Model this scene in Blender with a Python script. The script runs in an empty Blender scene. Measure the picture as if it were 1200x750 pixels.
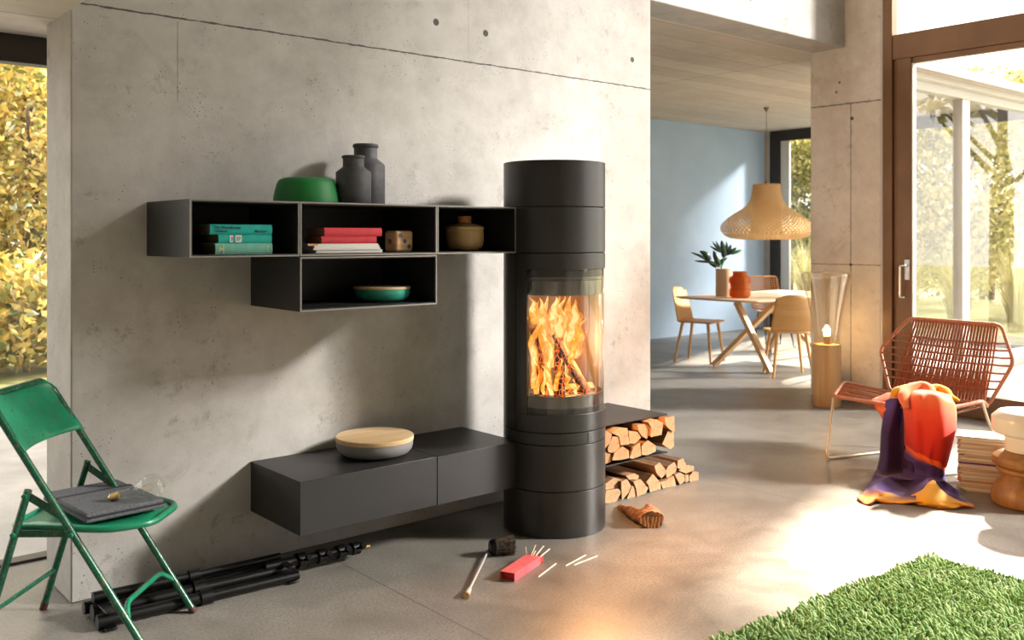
import bpy, math, random
from mathutils import Vector, Matrix, noise as mnoise
random.seed(7)
R = math.radians
PI = math.pi
SC = bpy.context.scene
COL = SC.collection
# ---------------------------------------------------------------- survey of the room
# world: X along the concrete wall (to the right), Y into the wall, Z up; eye at x=y=0, z=1.4
TH = math.atan2(933, 1101); CT, ST = math.cos(TH), math.sin(TH)
FPX, HZ, EYE = 1101.0, 277.0, 1.4
def cw(l, d): return (l*CT + d*ST, -l*ST + d*CT)           # survey axes -> room axes
def on_z(x, y, z=0.0):
    d = (EYE-z)*FPX/(y-HZ); a, b = cw((x-600)/FPX*d, d); return Vector((a, b, z))
def on_y(x, y, Y):
    r = (x-600)/FPX; d = Y/(-r*ST+CT); return Vector(((r*CT+ST)*d, Y, EYE-(y-HZ)/FPX*d))
def on_x(x, y, X):
    r = (x-600)/FPX; d = X/(r*CT+ST); return Vector((X, (-r*ST+CT)*d, EYE-(y-HZ)/FPX*d))
def at_d(x, y, d):
    a, b = cw((x-600)/FPX*d, d); return Vector((a, b, EYE-(y-HZ)/FPX*d))
# ---------------------------------------------------------------- object helpers
def worldloc(o):
    v = Vector((0, 0, 0))
    while o is not None:
        v += o.location; o = o.parent
    return v
def thing(name, label, cat, loc=(0, 0, 0), rz=0.0, group=None):
    o = bpy.data.objects.new(name, None); COL.objects.link(o)
    o.empty_display_size = .1
    o.location = loc; o.rotation_euler = (0, 0, rz)
    o['label'] = label; o['category'] = cat
    if group: o['group'] = group
    return o
def tag(o, label, cat, group=None, kind=None):
    o['label'] = label; o['category'] = cat
    if group: o['group'] = group
    if kind: o['kind'] = kind
    return o
def copy_tree(o, parent=None):
    c = o.copy(); COL.objects.link(c); c.parent = parent
    for ch in list(o.children): copy_tree(ch, c)
    return c
class MB:
    def __init__(s): s.v = []; s.f = []; s.m = []; s.mi = 0
    def add(s, vs, fs, mi=None):
        b = len(s.v); s.v += [tuple(v) for v in vs]
        s.f += [tuple(i+b for i in f) for f in fs]
        if isinstance(mi, list): s.m += mi
        else: s.m += [s.mi if mi is None else mi]*len(fs)
        return s
    def box(s, x0, x1, y0, y1, z0, z1, mi=None):
        vs = [(x, y, z) for z in (z0, z1) for y in (y0, y1) for x in (x0, x1)]
        return s.add(vs, [(0,2,3,1),(4,5,7,6),(0,1,5,4),(2,6,7,3),(0,4,6,2),(1,3,7,5)], mi)
    def prism(s, poly, lo, hi, axis='z', mi=None, mend=None):
        n = len(poly)
        def P(a, b, h): return {'z': (a, b, h), 'y': (a, h, b), 'x': (h, a, b)}[axis]
        vs = [P(a, b, lo) for a, b in poly] + [P(a, b, hi) for a, b in poly]
        mi = s.mi if mi is None else mi; me = mi if mend is None else mend
        fs = [(i, (i+1) % n, n+(i+1) % n, n+i) for i in range(n)] + [tuple(range(n))[::-1], tuple(range(n, 2*n))]
        return s.add(vs, fs, [mi]*n+[me, me])
    def lathe(s, prof, n=48, c=(0, 0, 0), mi=None, a0=0.0, a1=2*PI):
        full = abs(a1-a0-2*PI) < 1e-6; k = n if full else n+1
        vs = []; fs = []
        for r, z in prof:
            for i in range(k):
                a = a0+(a1-a0)*i/n
                vs.append((c[0]+r*math.cos(a), c[1]+r*math.sin(a), c[2]+z))
        for j in range(len(prof)-1):
            for i in range(n):
                i2 = (i+1) % k if full else i+1
                fs.append((j*k+i, j*k+i2, (j+1)*k+i2, (j+1)*k+i))
        return s.add(vs, fs, mi)
    def tube(s, pts, r, n=10, closed=False, mi=None, flat=1.0, cap=True):
        pts = [Vector(p) for p in pts]; N = len(pts)
        rs = r if isinstance(r, (list, tuple)) else [r]*N
        vs = []; fs = []; ref = None
        for i, p in enumerate(pts):
            if closed: t = pts[(i+1) % N]-pts[i-1]
            else: t = pts[min(i+1, N-1)]-pts[max(i-1, 0)]
            t.normalize()
            if ref is None:
                ref = Vector((0, 0, 1)) if abs(t.z) < .9 else Vector((1, 0, 0))
            u = (ref - t*ref.dot(t)); 
            if u.length < 1e-5: u = t.orthogonal()
            u.normalize(); w = t.cross(u); ref = u
            for k in range(n):
                a = 2*PI*k/n; q = p + u*(math.cos(a)*rs[i]*flat) + w*(math.sin(a)*rs[i])
                vs.append(q)
        M = N if closed else N-1
        for i in range(M):
            j = (i+1) % N
            for k in range(n):
                k2 = (k+1) % n; fs.append((i*n+k, i*n+k2, j*n+k2, j*n+k))
        if not closed and cap: fs += [tuple(range(n))[::-1], tuple(range((N-1)*n, N*n))]
        return s.add(vs, fs, mi)
    def bar(s, a, b, w, h, up=(0, 0, 1), mi=None, w2=None, h2=None):
        a, b = Vector(a), Vector(b); t = (b-a).normalized(); u = Vector(up); u = (u-t*u.dot(t)).normalized(); q = t.cross(u)
        vs = []
        for p, ww, hh in ((a, w, h), (b, w2 or w, h2 or h)):
            for su, sq in ((-1, -1), (1, -1), (1, 1), (-1, 1)): vs.append(p+u*(su*hh/2)+q*(sq*ww/2))
        return s.add(vs, [(0,1,2,3)[::-1],(4,5,6,7),(0,1,5,4),(1,2,6,5),(2,3,7,6),(3,0,4,7)], mi)
    def sheet(s, rows, mi=None):
        n = len(rows[0]); b = [p for r in rows for p in r]
        return s.add(b, [(j*n+i, j*n+i+1, (j+1)*n+i+1, (j+1)*n+i) for j in range(len(rows)-1) for i in range(n-1)], mi)
    def obj(s, name, mats, parent=None, smooth=True, bevel=0, local=False, sub=0, solid=0, ang=38, seg=2):
        me = bpy.data.meshes.new(name)
        off = Vector((0, 0, 0)) if (local or parent is None) else worldloc(parent)
        me.from_pydata([(v[0]-off.x, v[1]-off.y, v[2]-off.z) for v in s.v], [], s.f)
        mats = mats if isinstance(mats, (list, tuple)) else [mats]
        for m in mats: me.materials.append(m)
        me.polygons.foreach_set('material_index', [min(i, len(mats)-1) for i in s.m])
        if smooth:
            me.polygons.foreach_set('use_smooth', [True]*len(me.polygons))
            if not sub: me.set_sharp_from_angle(angle=R(ang))
        me.update()
        o = bpy.data.objects.new(name, me); COL.objects.link(o)
        if parent is not None: o.parent = parent
        if solid:
            md = o.modifiers.new('s', 'SOLIDIFY'); md.thickness = solid; md.offset = 0
        if bevel:
            md = o.modifiers.new('b', 'BEVEL'); md.width = bevel; md.segments = seg; md.limit_method = 'ANGLE'; md.angle_limit = R(35)
        if sub:
            md = o.modifiers.new('u', 'SUBSURF'); md.levels = sub; md.render_levels = sub
        return o
def struct(o): o['kind'] = 'structure'; return o
def local_mesh(o, origin):
    """move a world-built mesh's origin"""
    v = Vector(origin)
    o.data.transform(Matrix.Translation(-v)); o.location = v; return o
def smooth_path(pts, k=6, closed=False):
    pts = [Vector(p) for p in pts]; n = len(pts); out = []
    rng = range(n) if closed else range(n-1)
    for i in rng:
        p0 = pts[i-1] if (closed or i > 0) else pts[0]; p1 = pts[i]; p2 = pts[(i+1) % n]
        p3 = pts[(i+2) % n] if (closed or i+2 < n) else pts[-1]
        for j in range(k):
            t = j/k
            out.append(.5*((2*p1)+(p2-p0)*t+(2*p0-5*p1+4*p2-p3)*t*t+(3*p1-p0-3*p2+p3)*t**3))
    if not closed: out.append(pts[-1])
    return out
def round_path(pts, r, k=5, closed=False):
    """polyline with rounded corners of radius about r"""
    pts = [Vector(p) for p in pts]; n = len(pts); out = []
    for i, p in enumerate(pts):
        if not closed and i in (0, n-1): out.append(p); continue
        a = pts[i-1]-p; b = pts[(i+1) % n]-p
        ra = min(r, a.length*.45, b.length*.45); A = p+a.normalized()*ra; B = p+b.normalized()*ra
        for j in range(k+1):
            t = j/k; out.append(A*(1-t)**2+p*2*t*(1-t)+B*t*t)
    return out
# ---------------------------------------------------------------- materials
class NT:
    def __init__(s, name):
        s.mat = bpy.data.materials.new(name); s.mat.use_nodes = True
        s.t = s.mat.node_tree; s.t.nodes.clear()
        s.out = s.t.nodes.new('ShaderNodeOutputMaterial')
    def n(s, typ, ins=None, **at):
        nd = s.t.nodes.new('ShaderNode'+typ)
        for k, v in at.items(): setattr(nd, k, v)
        for k, v in (ins or {}).items():
            sk = nd.inputs[k]
            if isinstance(v, bpy.types.NodeSocket): s.t.links.new(v, sk)
            elif isinstance(v, bpy.types.Node): s.t.links.new(v.outputs[0], sk)
            else:
                if isinstance(v, tuple) and len(v) == 3 and sk.type == 'RGBA': v = (*v, 1)
                sk.default_value = v
        return nd
    def m(s, op, a, b=0.0, c=0.0, clamp=False):
        nd = s.n('Math', {0: a, 1: b, 2: c}, operation=op); nd.use_clamp = clamp; return nd.outputs[0]
    def coord(s, k='Object', scale=(1, 1, 1), rot=(0, 0, 0)):
        tc = s.n('TexCoord'); mp = s.n('Mapping', {0: tc.outputs[k], 'Scale': scale, 'Rotation': rot}); return mp.outputs[0]
    def xyz(s, v): return s.n('SeparateXYZ', {0: v}).outputs
    def noise(s, v, sc, det=3.0, rough=.55, dist=0.0):
        return s.n('TexNoise', {'Vector': v, 'Scale': sc, 'Detail': det, 'Roughness': rough, 'Distortion': dist}).outputs[0]
    def ramp(s, f, stops):
        nd = s.n('ValToRGB', {0: f}); cr = nd.color_ramp
        while len(cr.elements) < len(stops): cr.elements.new(.5)
        for e, (p, c) in zip(cr.elements, stops):
            e.position = p; e.color = (*c, 1) if not isinstance(c, float) else (c, c, c, 1)
        return nd.outputs[0]
    def mix(s, f, a, b, bt='MIX'):
        nd = s.n('Mix', data_type='RGBA', blend_type=bt)
        for k, v in ((0, f), (6, a), (7, b)):
            if isinstance(v, bpy.types.NodeSocket): s.t.links.new(v, nd.inputs[k])
            else: nd.inputs[k].default_value = (*v, 1) if isinstance(v, tuple) else v
        return nd.outputs[2]
    def bump(s, h, st=.3, d=.01, nrm=None):
        i = {'Height': h, 'Strength': st, 'Distance': d}
        if nrm is not None: i['Normal'] = nrm
        return s.n('Bump', i).outputs[0]
    def pbr(s, col, rough=.5, metal=0.0, nrm=None, **kw):
        i = {'Base Color': col, 'Roughness': rough, 'Metallic': metal}
        if nrm is not None: i['Normal'] = nrm
        for k, v in kw.items(): i[k.replace('_', ' ')] = v
        return s.n('BsdfPrincipled', i).outputs[0]
    def done(s, sh): s.t.links.new(sh, s.out.inputs[0]); return s.mat
def pm(name, c1, c2=None, rough=.5, metal=0.0, sc=8.0, stretch=(1, 1, 1), bump=0.0, bsc=40.0, bd=.004, det=3.0, dist=0.0, lo=.35, hi=.65, **kw):
    t = NT(name); v = t.coord('Object', stretch)
    col = c1
    if c2 is not None: col = t.ramp(t.noise(v, sc, det, .55, dist), [(lo, c1), (hi, c2)])
    nr = t.bump(t.noise(v, bsc, 3), bump, bd) if bump else None
    return t.done(t.pbr(col, rough, metal, nr, **kw))
def line_mask(t, val, pos, w):
    return t.m('LESS_THAN', t.m('ABSOLUTE', t.m('SUBTRACT', val, pos)), w)
def dot_mask(t, x, z, px, pz, r):
    a = t.m('SUBTRACT', x, px); b = t.m('SUBTRACT', z, pz)
    return t.m('LESS_THAN', t.m('SQRT', t.m('ADD', t.m('MULTIPLY', a, a), t.m('MULTIPLY', b, b))), r)
def concrete(name, c1, c2, pit=.75, lines=(), dots=(), rough=.8, boards=None, coarse=1.3):
    """cast concrete; lines = (axis, position, half width, wobble, lo-axis, lo, hi)"""
    t = NT(name); v = t.coord(); x, y, z = t.xyz(v)
    big = t.noise(v, coarse, 5, .6, .4); fine = t.noise(v, 9, 6, .65); grain = t.noise(v, 160, 2)
    col = t.ramp(t.m('ADD', t.m('MULTIPLY', big, .6), t.m('MULTIPLY', fine, .4)), [(.36, c1), (.62, c2)])
    col = t.mix(t.ramp(t.noise(v, 3.1, 6, .7, 1.2), [(.57, 0.0), (.68, .35)]), col, tuple(k*.78 for k in c1))
    col = t.mix(t.m('MULTIPLY', t.ramp(t.noise(v, 19, 5, .75), [(.54, 0.0), (.66, 1.0)]), t.ramp(t.noise(v, 3.6, 3, .6), [(.5, 0.0), (.62, .55)])), col, tuple(k*.55 for k in c1))
    pits = t.n('TexVoronoi', {'Vector': v, 'Scale': 60.0, 'Randomness': 1.0}, feature='F1').outputs[0]
    zone = t.noise(v, 4.2, 5, .7)
    pm_ = t.m('MULTIPLY', t.m('LESS_THAN', pits, t.m('MULTIPLY', t.noise(v, 33, 2), .30)), t.m('GREATER_THAN', zone, .56))
    pits2 = t.n('TexVoronoi', {'Vector': v, 'Scale': 22.0}, feature='F1').outputs[0]
    pm2 = t.m('LESS_THAN', pits2, t.m('MULTIPLY', t.m('SUBTRACT', t.noise(v, 11, 3), .52), .55))
    pt = t.m('MAXIMUM', pm_, pm2)
    col = t.mix(t.m('MULTIPLY', pt, pit), col, tuple(k*.38 for k in c1))
    h = t.m('ADD', t.m('MULTIPLY', fine, .5), t.m('MULTIPLY', grain, .25)); h = t.m('SUBTRACT', h, t.m('MULTIPLY', pt, .8))
    ax = {'x': x, 'y': y, 'z': z}
    if boards:
        bx, bw = boards
        fr = t.m('FRACT', t.m('DIVIDE', ax[bx], bw)); e = t.m('LESS_THAN', fr, .035)
        idn = t.n('TexWhiteNoise', {'W': t.m('FLOOR', t.m('DIVIDE', ax[bx], bw))}, noise_dimensions='1D').outputs[0]
        st = {'x': (14, .9, 1), 'y': (.9, 14, 1), 'z': (1, 1, 14)}[bx]
        gv = t.n('Mapping', {0: v, 'Scale': st}).outputs[0]; gr = t.noise(gv, 3.0, 6, .7, .6)
        col = t.mix(.55, col, t.ramp(gr, [(.35, c1), (.65, c2)]))
        col = t.mix(t.m('MULTIPLY', idn, .35), col, tuple(k*.72 for k in c1))
        col = t.mix(t.m('MULTIPLY', e, .55), col, tuple(k*.5 for k in c1))
        h = t.m('SUBTRACT', t.m('ADD', h, t.m('MULTIPLY', gr, 1.2)), e)
    wob = t.m('SUBTRACT', t.noise(v, 14, 4, .7), .5)
    for (a, pos, w, wb, la, lo, hi, dk) in lines:
        wv = t.m('ADD', ax[a], t.m('MULTIPLY', wob, wb))
        mk = line_mask(t, wv, pos, t.m('MULTIPLY', t.noise(v, 26, 3), w*2))
        if la: mk = t.m('MULTIPLY', mk, t.m('MULTIPLY', t.m('GREATER_THAN', ax[la], lo), t.m('LESS_THAN', ax[la], hi)))
        col = t.mix(t.m('MULTIPLY', mk, dk), col, tuple(k*.22 for k in c1)); h = t.m('SUBTRACT', h, t.m('MULTIPLY', mk, 1.6))
    for (a, b, pa, pb, r) in dots:
        mk = dot_mask(t, ax[a], ax[b], pa, pb, r)
        col = t.mix(t.m('MULTIPLY', mk, .93), col, tuple(k*.12 for k in c1)); h = t.m('SUBTRACT', h, t.m('MULTIPLY', mk, 4.0))
    return t.done(t.pbr(col, rough, 0.0, t.bump(h, .45, .006), Specular_IOR_Level=.3))
def glass(name, tint=(1, 1, 1), ior=1.45, rough=0.0, frac=1.0):
    t = NT(name); f0 = ((ior-1)/(ior+1))**2
    fc = t.n('LayerWeight', {'Blend': .5}).outputs[1]
    fr = t.m('ADD', f0, t.m('MULTIPLY', t.m('POWER', fc, 5.0), 1-f0))
    tr = t.n('BsdfTransparent', {'Color': tint}); gl = t.n('BsdfGlossy', {'Color': (1, 1, 1), 'Roughness': rough})
    mx = t.n('MixShader', {0: t.m('MULTIPLY', fr, frac), 1: tr.outputs[0], 2: gl.outputs[0]})
    return t.done(mx.outputs[0])
def emit(name, col, st):
    t = NT(name); return t.done(t.n('Emission', {'Color': col, 'Strength': st}).outputs[0])
def woodmat(name, c1, c2, axis='x', sc=3.0, rough=.5, bump=.15):
    t = NT(name); s = {'x': (.6, 9, 9), 'y': (9, .6, 9), 'z': (9, 9, .6)}[axis]
    v = t.coord('Object', s); g = t.noise(v, sc, 5, .6, .8)
    col = t.ramp(g, [(.3, c1), (.7, c2)])
    return t.done(t.pbr(col, rough, 0.0, t.bump(g, bump, .003)))

M = {}
M['wall'] = concrete('cast_concrete_wall', (.385, .368, .348), (.53, .515, .495), .85,
    lines=[('z', 2.293, .0036, .012, None, 0, 0, .95), ('x', 1.44, .0026, .006, 'z', 1.95, 2.28, .4), ('x', 2.94, .002, .004, 'z', 2.3, 9, .3)],
    dots=[('x', 'z', 2.737, 2.467, .0175), ('x', 'z', 3.053, 2.456, .0175), ('x', 'z', 4.174, 2.455, .016), ('x', 'z', 1.62, 2.46, .017)])
M['pillar'] = concrete('pillar_concrete', (.60, .54, .47), (.78, .73, .66), .4,
    lines=[('z', 2.53, .006, .01, None, 0, 0, .8), ('z', 1.16, .005, .01, None, 0, 0, .6), ('y', 4.225, .0045, .012, 'z', 0, 2.53, .7)],
    dots=[('y', 'z', 4.215, 2.40, .016), ('y', 'z', 4.225, 1.16, .013), ('y', 'z', 4.33, 2.72, .01), ('y', 'z', 4.36, 2.64, .01)])
M['beam'] = concrete('beam_concrete', (.36, .345, .32), (.47, .455, .43), .4, dots=[('x', 'z', 6.0, 3.2, .012)])
M['soffit'] = concrete('board_marked_concrete', (.50, .44, .36), (.70, .64, .55), .3, boards=('y', .31),
    lines=[('x', 7.6, .006, .01, None, 0, 0, .7)])
M['soffit2'] = concrete('board_marked_concrete_pale', (.55, .49, .40), (.75, .70, .62), .3, boards=('y', .5))
M['backwall'] = pm('plaster_grey', (.34, .33, .31), (.38, .37, .35), .8)
M['blue'] = pm('blue_wall_paint', (.35, .48, .64), (.39, .52, .68), .75, sc=2.0)
def floor_mat():
    t = NT('polished_concrete_floor'); v = t.coord(); x, y, z = t.xyz(v)
    big = t.noise(v, .9, 6, .62, .8); mid = t.noise(v, 4.0, 6, .7, .5); gr = t.noise(v, 220, 3, .7)
    f = t.m('ADD', t.m('ADD', t.m('MULTIPLY', big, .5), t.m('MULTIPLY', mid, .32)), t.m('MULTIPLY', gr, .18))
    col = t.ramp(f, [(.33, (.125, .112, .095)), (.5, (.225, .208, .184)), (.66, (.35, .33, .30))])
    sp = t.n('TexVoronoi', {'Vector': v, 'Scale': 120.0}, feature='F1').outputs[0]
    col = t.mix(t.m('MULTIPLY', t.m('LESS_THAN', sp, .20), .5), col, (.09, .08, .07))
    col = t.mix(t.ramp(t.noise(v, 90, 4, .8), [(.42, .55), (.56, 0.0)]), col, (.10, .09, .078))
    wob = t.m('MULTIPLY', t.m('SUBTRACT', t.noise(v, 25, 2), .5), .004)
    mk = 0.0
    for px in (2.045, 4.378, 7.05, 9.6): 
        k = line_mask(t, t.m('ADD', x, wob), px, .0028); mk = t.m('MAXIMUM', mk, k)
    for py in (5.05, 7.3): 
        k = line_mask(t, t.m('ADD', y, wob), py, .0028); mk = t.m('MAXIMUM', mk, k)
    col = t.mix(t.m('MULTIPLY', mk, .8), col, (.07, .065, .06))
    h = t.m('SUBTRACT', t.m('ADD', t.m('MULTIPLY', mid, .4), t.m('MULTIPLY', gr, .4)), t.m('MULTIPLY', mk, 2.0))
    rg = t.ramp(mid, [(.3, .30), (.7, .50)])
    return t.done(t.pbr(col, rg, 0.0, t.bump(h, .35, .004), Specular_IOR_Level=.5))
M['floor'] = floor_mat()
M['terrace'] = pm('pale_terrace_stone', (.33, .315, .29), (.45, .43, .40), .8, sc=3)
M['lawn'] = pm('garden_lawn', (.14, .16, .05), (.30, .28, .10), .9, sc=2.5)
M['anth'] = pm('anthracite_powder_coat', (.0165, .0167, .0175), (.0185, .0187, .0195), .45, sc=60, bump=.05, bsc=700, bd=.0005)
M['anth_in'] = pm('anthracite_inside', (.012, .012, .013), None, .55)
M['stove'] = pm('stove_steel_paint', (.026, .0255, .025), (.030, .0295, .029), .34, sc=60, bump=.05, bsc=700, bd=.0005)
M['rim'] = pm('shelf_edge_highlight', (.30, .30, .29), None, .35, .0)  # pale grey paints in the light caught by the box fronts
M['seam'] = pm('dark_gap', (.004, .004, .004), None, .8)
M['steel'] = pm('dark_burnished_steel', (.075, .072, .07), (.115, .11, .105), .30, .8, sc=6, stretch=(30, 30, .2))
M['frame'] = pm('bronze_window_frame', (.20, .105, .05), (.24, .13, .065), .36, .35, sc=3)
M['frame_dark'] = pm('dark_window_frame', (.03, .024, .02), None, .45, .2)
M['frame_white'] = pm('pale_aluminium_frame', (.62, .60, .55), None, .4, .2)
M['glass'] = glass('window_glass')
M['chrome'] = pm('satin_chrome', (.7, .68, .65), None, .22, 1.0)
M['brass'] = pm('brass', (.62, .42, .16), (.7, .5, .22), .3, 1.0)
M['black'] = pm('black_plastic', (.0022, .0022, .0026), (.004, .004, .0045), .36, Specular_IOR_Level=.35)
# ---------------------------------------------------------------- room
HTOP = 7.2
X7, X12 = 7.35, 12.35
b = MB(); b.box(-3.2, X7+.06, -5.2, 4.28, -.12, 0); b.box(-3.2, 4.3, 4.28, 4.5, -.12, 0); b.box(4.3, X12+.1, 4.28, 8.75, -.12, 0)
struct(b.obj('floor', M['floor']))
b = MB(); b.box(1.031, 4.338, 3.815, 4.16, 0, HTOP); struct(b.obj('wall_center', M['wall'], bevel=.006))
b = MB(); b.box(4.35, X12+.15, 8.55, 8.75, 0, 3.01); struct(b.obj('wall_back', M['blue']))
b = MB(); b.box(4.15, 4.33, 4.17, 8.55, 0, 3.01); b.box(1.9, 4.15, 4.35, 4.55, 0, 3.01); struct(b.obj('wall_passage', M['backwall']))
b = MB(); b.box(-3.2, -3.0, -5.0, 4.5, 0, HTOP); struct(b.obj('wall_left', M['backwall']))
b = MB(); b.box(-3.2, X7+.2, -5.2, -5.0, 0, HTOP); struct(b.obj('wall_front', M['backwall']))
b = MB(); b.box(-3.2, X7+.2, -5.2, 4.60, HTOP, HTOP+.2); struct(b.obj('ceiling', M['backwall']))
# concrete slab over the dining area: beam face towards the room, board-marked soffit below
b = MB(); b.box(4.34, X12+.3, 4.32, 8.75, 3.012, 3.10); struct(b.obj('ceiling_dining', M['soffit']))
b = MB(); b.box(4.338, X7, 4.277, 4.60, 3.01, HTOP); struct(b.obj('trim_1', M['beam'], bevel=.008))
b = MB(); b.box(-3.0, 1.03, 2.9, 4.6, 2.262, 2.36); b.box(1.03, 4.3, 4.17, 4.6, 2.262, 2.36); struct(b.obj('ceiling_passage', M['soffit2']))
b = MB(); b.box(-3.0, 1.028, 2.9, 3.1, 2.36, HTOP); b.box(-3.0, 1.9, 4.45, 4.6, 2.36, HTOP); b.box(1.9, 4.4, 4.2, 4.6, 3.02, HTOP); struct(b.obj('wall_upper', M['wall']))
b = MB(); b.box(X7, X7+.42, 3.957, 4.61, 0, HTOP); struct(b.obj('wall_right', M['pillar'], bevel=.008))
# left window behind the concrete wall
def frame_bar(b, *a): b.box(*a)
w = thing('window_1', '', 'window'); del w['label']; del w['category']; struct(w)
b = MB(); b.box(-3.0, 1.9, 4.42, 4.50, 2.142, 2.262); b.box(-3.0, 1.9, 4.42, 4.5, -.02, .012)
for xx in (-2.9, -.9, 1.55): b.box(xx-.03, xx+.03, 4.42, 4.5, .012, 2.142)
b.obj('window_frame', M['frame_dark'], w, bevel=.003)
b = MB(); b.box(-3.0, 1.9, 4.455, 4.461, .012, 2.142); b.obj('window_pane', M['glass'], w, smooth=False)
# far dining window (end wall)
w = thing('window_2', '', 'window'); del w['label']; del w['category']; struct(w)
zt = 2.94; b = MB()
b.box(X12, X12+.09, 4.62, 8.45, zt-.09, 3.01); b.box(X12, X12+.09, 4.62, 8.45, 0, .05)
for yy, ww in ((8.36, .09), (6.25, .05), (4.68, .05)): b.box(X12, X12+.09, yy-ww, yy+ww, .05, zt-.09)
b.obj('window_frame', M['frame_dark'], w, bevel=.004)
b = MB(); b.box(X12+.02, X12+.06, 8.12, 8.27, .05, zt-.09); b.obj('window_reveal', M['frame_white'], w)
b = MB(); b.box(X12+.04, X12+.046, 4.62, 8.4, .05, zt-.09); b.obj('window_pane', M['glass'], w, smooth=False)
b = MB(); b.box(X12, X12+.15, 8.45, 8.55, 0, 3.01); struct(b.obj('trim_2', M['backwall']))
# glazed side of the dining wing, seen through the terrace door
w = thing('window_3', '', 'window'); del w['label']; del w['category']; struct(w)
b = MB(); b.box(X7+.42, X12+.1, 4.55, 4.66, 2.875, 2.965); b.box(X7+.42, X12+.1, 4.55, 4.66, 0, .07)
for xx in (7.85, 10.26, 12.32): b.box(xx-.085, xx+.085, 4.55, 4.66, .07, 2.875)
b.obj('window_frame', M['frame_white'], w, bevel=.004)
b = MB(); b.box(X7+.42, X12+.1, 4.60, 4.606, .07, 2.875); b.obj('window_pane', M['glass'], w, smooth=False)
b = MB(); b.box(X7+.42, X12+.45, 4.46, 4.62, 2.965, 3.04); struct(b.obj('trim_3', M['frame_white'], bevel=.004))
# glass front of the living room with the sliding door
d = thing('door_1', '', 'door'); del d['label']; del d['category']; struct(d)
b = MB(); b.box(X7, X7+.09, 3.86, 3.94, 0, HTOP-.1)                                      # fixed jamb
b.box(X7+.01, X7+.11, -5.0, 3.86, 2.845, 3.05)                                     # transom
b.box(X7+.01, X7+.11, -5.0, 3.86, HTOP-.2, HTOP)
for yy in (1.25, -1.3, -3.9): b.box(X7+.01, X7+.10, yy-.05, yy+.05, 0, HTOP-.2)
b.obj('door_frame', M['frame'], d, bevel=.004)
b = MB(); b.box(X7+.03, X7+.09, 3.825, 3.86, .0, 2.845); b.box(X7+.0, X7+.075, 3.70, 3.82, .0, 2.845)
b.box(X7+.02, X7+.075, -5.0, 3.70, 0, .176); b.box(X7+.02, X7+.075, 1.3, 3.70, 2.80, 2.845); b.box(X7+.0, X7+.075, 1.3, 1.42, .176, 2.80)
b.obj('door_sash', M['frame'], d, bevel=.004)
b = MB(); b.box(X7+.045, X7+.05, -5.0, 3.70, .176, 2.845); b.box(X7+.045, X7+.05, -5.0, 3.86, 3.05, HTOP-.2)
b.obj('door_pane', M['glass'], d, smooth=False)
b = MB(); b.box(X7+.005, X7+.03, 3.943, 3.957, 0, HTOP-.1); b.box(X7+.01, X7+.06, 3.688, 3.70, .176, 2.80)  # strip beside the pillar is a painted-in bright highlight line
b.obj('door_seal_highlight', M['frame_white'], d)
hy = on_x(1056.5, 330, X7-.03).y; hz1 = on_x(1060, 304, X7).z; hz0 = on_x(1060, 350, X7).z; hzm = on_x(1060, 328, X7).z
b = MB(); b.box(X7-.012, X7, hy-.055, hy-.012, hzm, hz1); b.tube([(X7-.012, hy-.03, hz1-.05), (X7-.05, hy-.03, hz1-.05)], .010)
b.tube(round_path([(X7-.05, hy-.03, hz1-.05), (X7-.05, hy+.005, hz1-.05), (X7-.05, hy+.005, hz0+.012), (X7-.05, hy-.035, hz0+.012)], .015), .010)
b.obj('door_handle', M['chrome'], d, bevel=.003)
# outside ground
b = MB(); b.box(X7+.06, 14.2, -12, 4.55, -.14, -.02); b.box(-14, 1.9, 4.5, 10.7, -.14, -.02); struct(b.obj('terrace', M['terrace']))
b = MB(); b.box(-30, 45, 9.8, 45, -.3, -.03); b.box(14.2, 45, -25, 9.8, -.3, -.03); struct(b.obj('lawn', M['lawn']))
# ---------------------------------------------------------------- stove
SX, SY = 3.124, 3.367; SR = .248
FR = -PI/2                                    # the glass faces -Y
st = thing('wood_stove', 'tall round charcoal wood-burning stove with curved glass door, fire inside', 'stove', (SX, SY, 0))
def disc(r, z, c=(SX, SY, 0)): return [(0.0001, z), (r, z)]
GAP = .004
def ring(name, z0, z1, r=SR, mats=None, par=st):
    b = MB(); b.lathe([(.0005, z0), (r, z0), (r, z1), (.0005, z1)], 96, (SX, SY, 0)); return b.obj(name, mats or M['stove'], par, bevel=.0015)
ring('base_ring', 0, .217-GAP); ring('lower_ring', .217, .432-GAP)
ring('core', .01, .60, SR-.008, M['seam']); ring('upper_core', 1.21, 1.745, SR-.008, M['seam'])
ring('top_ring', 1.54, 1.755); ring('upper_ring', 1.325, 1.54-GAP)
# ash drawer level: two curved fronts
A1 = FR+R(20)-R(42.9)+R(20)
for a0, a1, nm in ((-R(222), A1-R(1.2), 'ring_panel'), (A1, A1+R(62), 'ash_drawer'), (A1+R(63.2), -R(222)+2*PI-R(1), 'ring_panel')):
    b = MB(); z0, z1 = .432, .490-GAP
    b.lathe([(SR-.03, z0), (SR, z0), (SR, z1), (SR-.03, z1), (SR-.03, z0)], 40, (SX, SY, 0), a0=a0, a1=a1)
    b.obj(nm, M['stove'], st, bevel=.0012)
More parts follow.
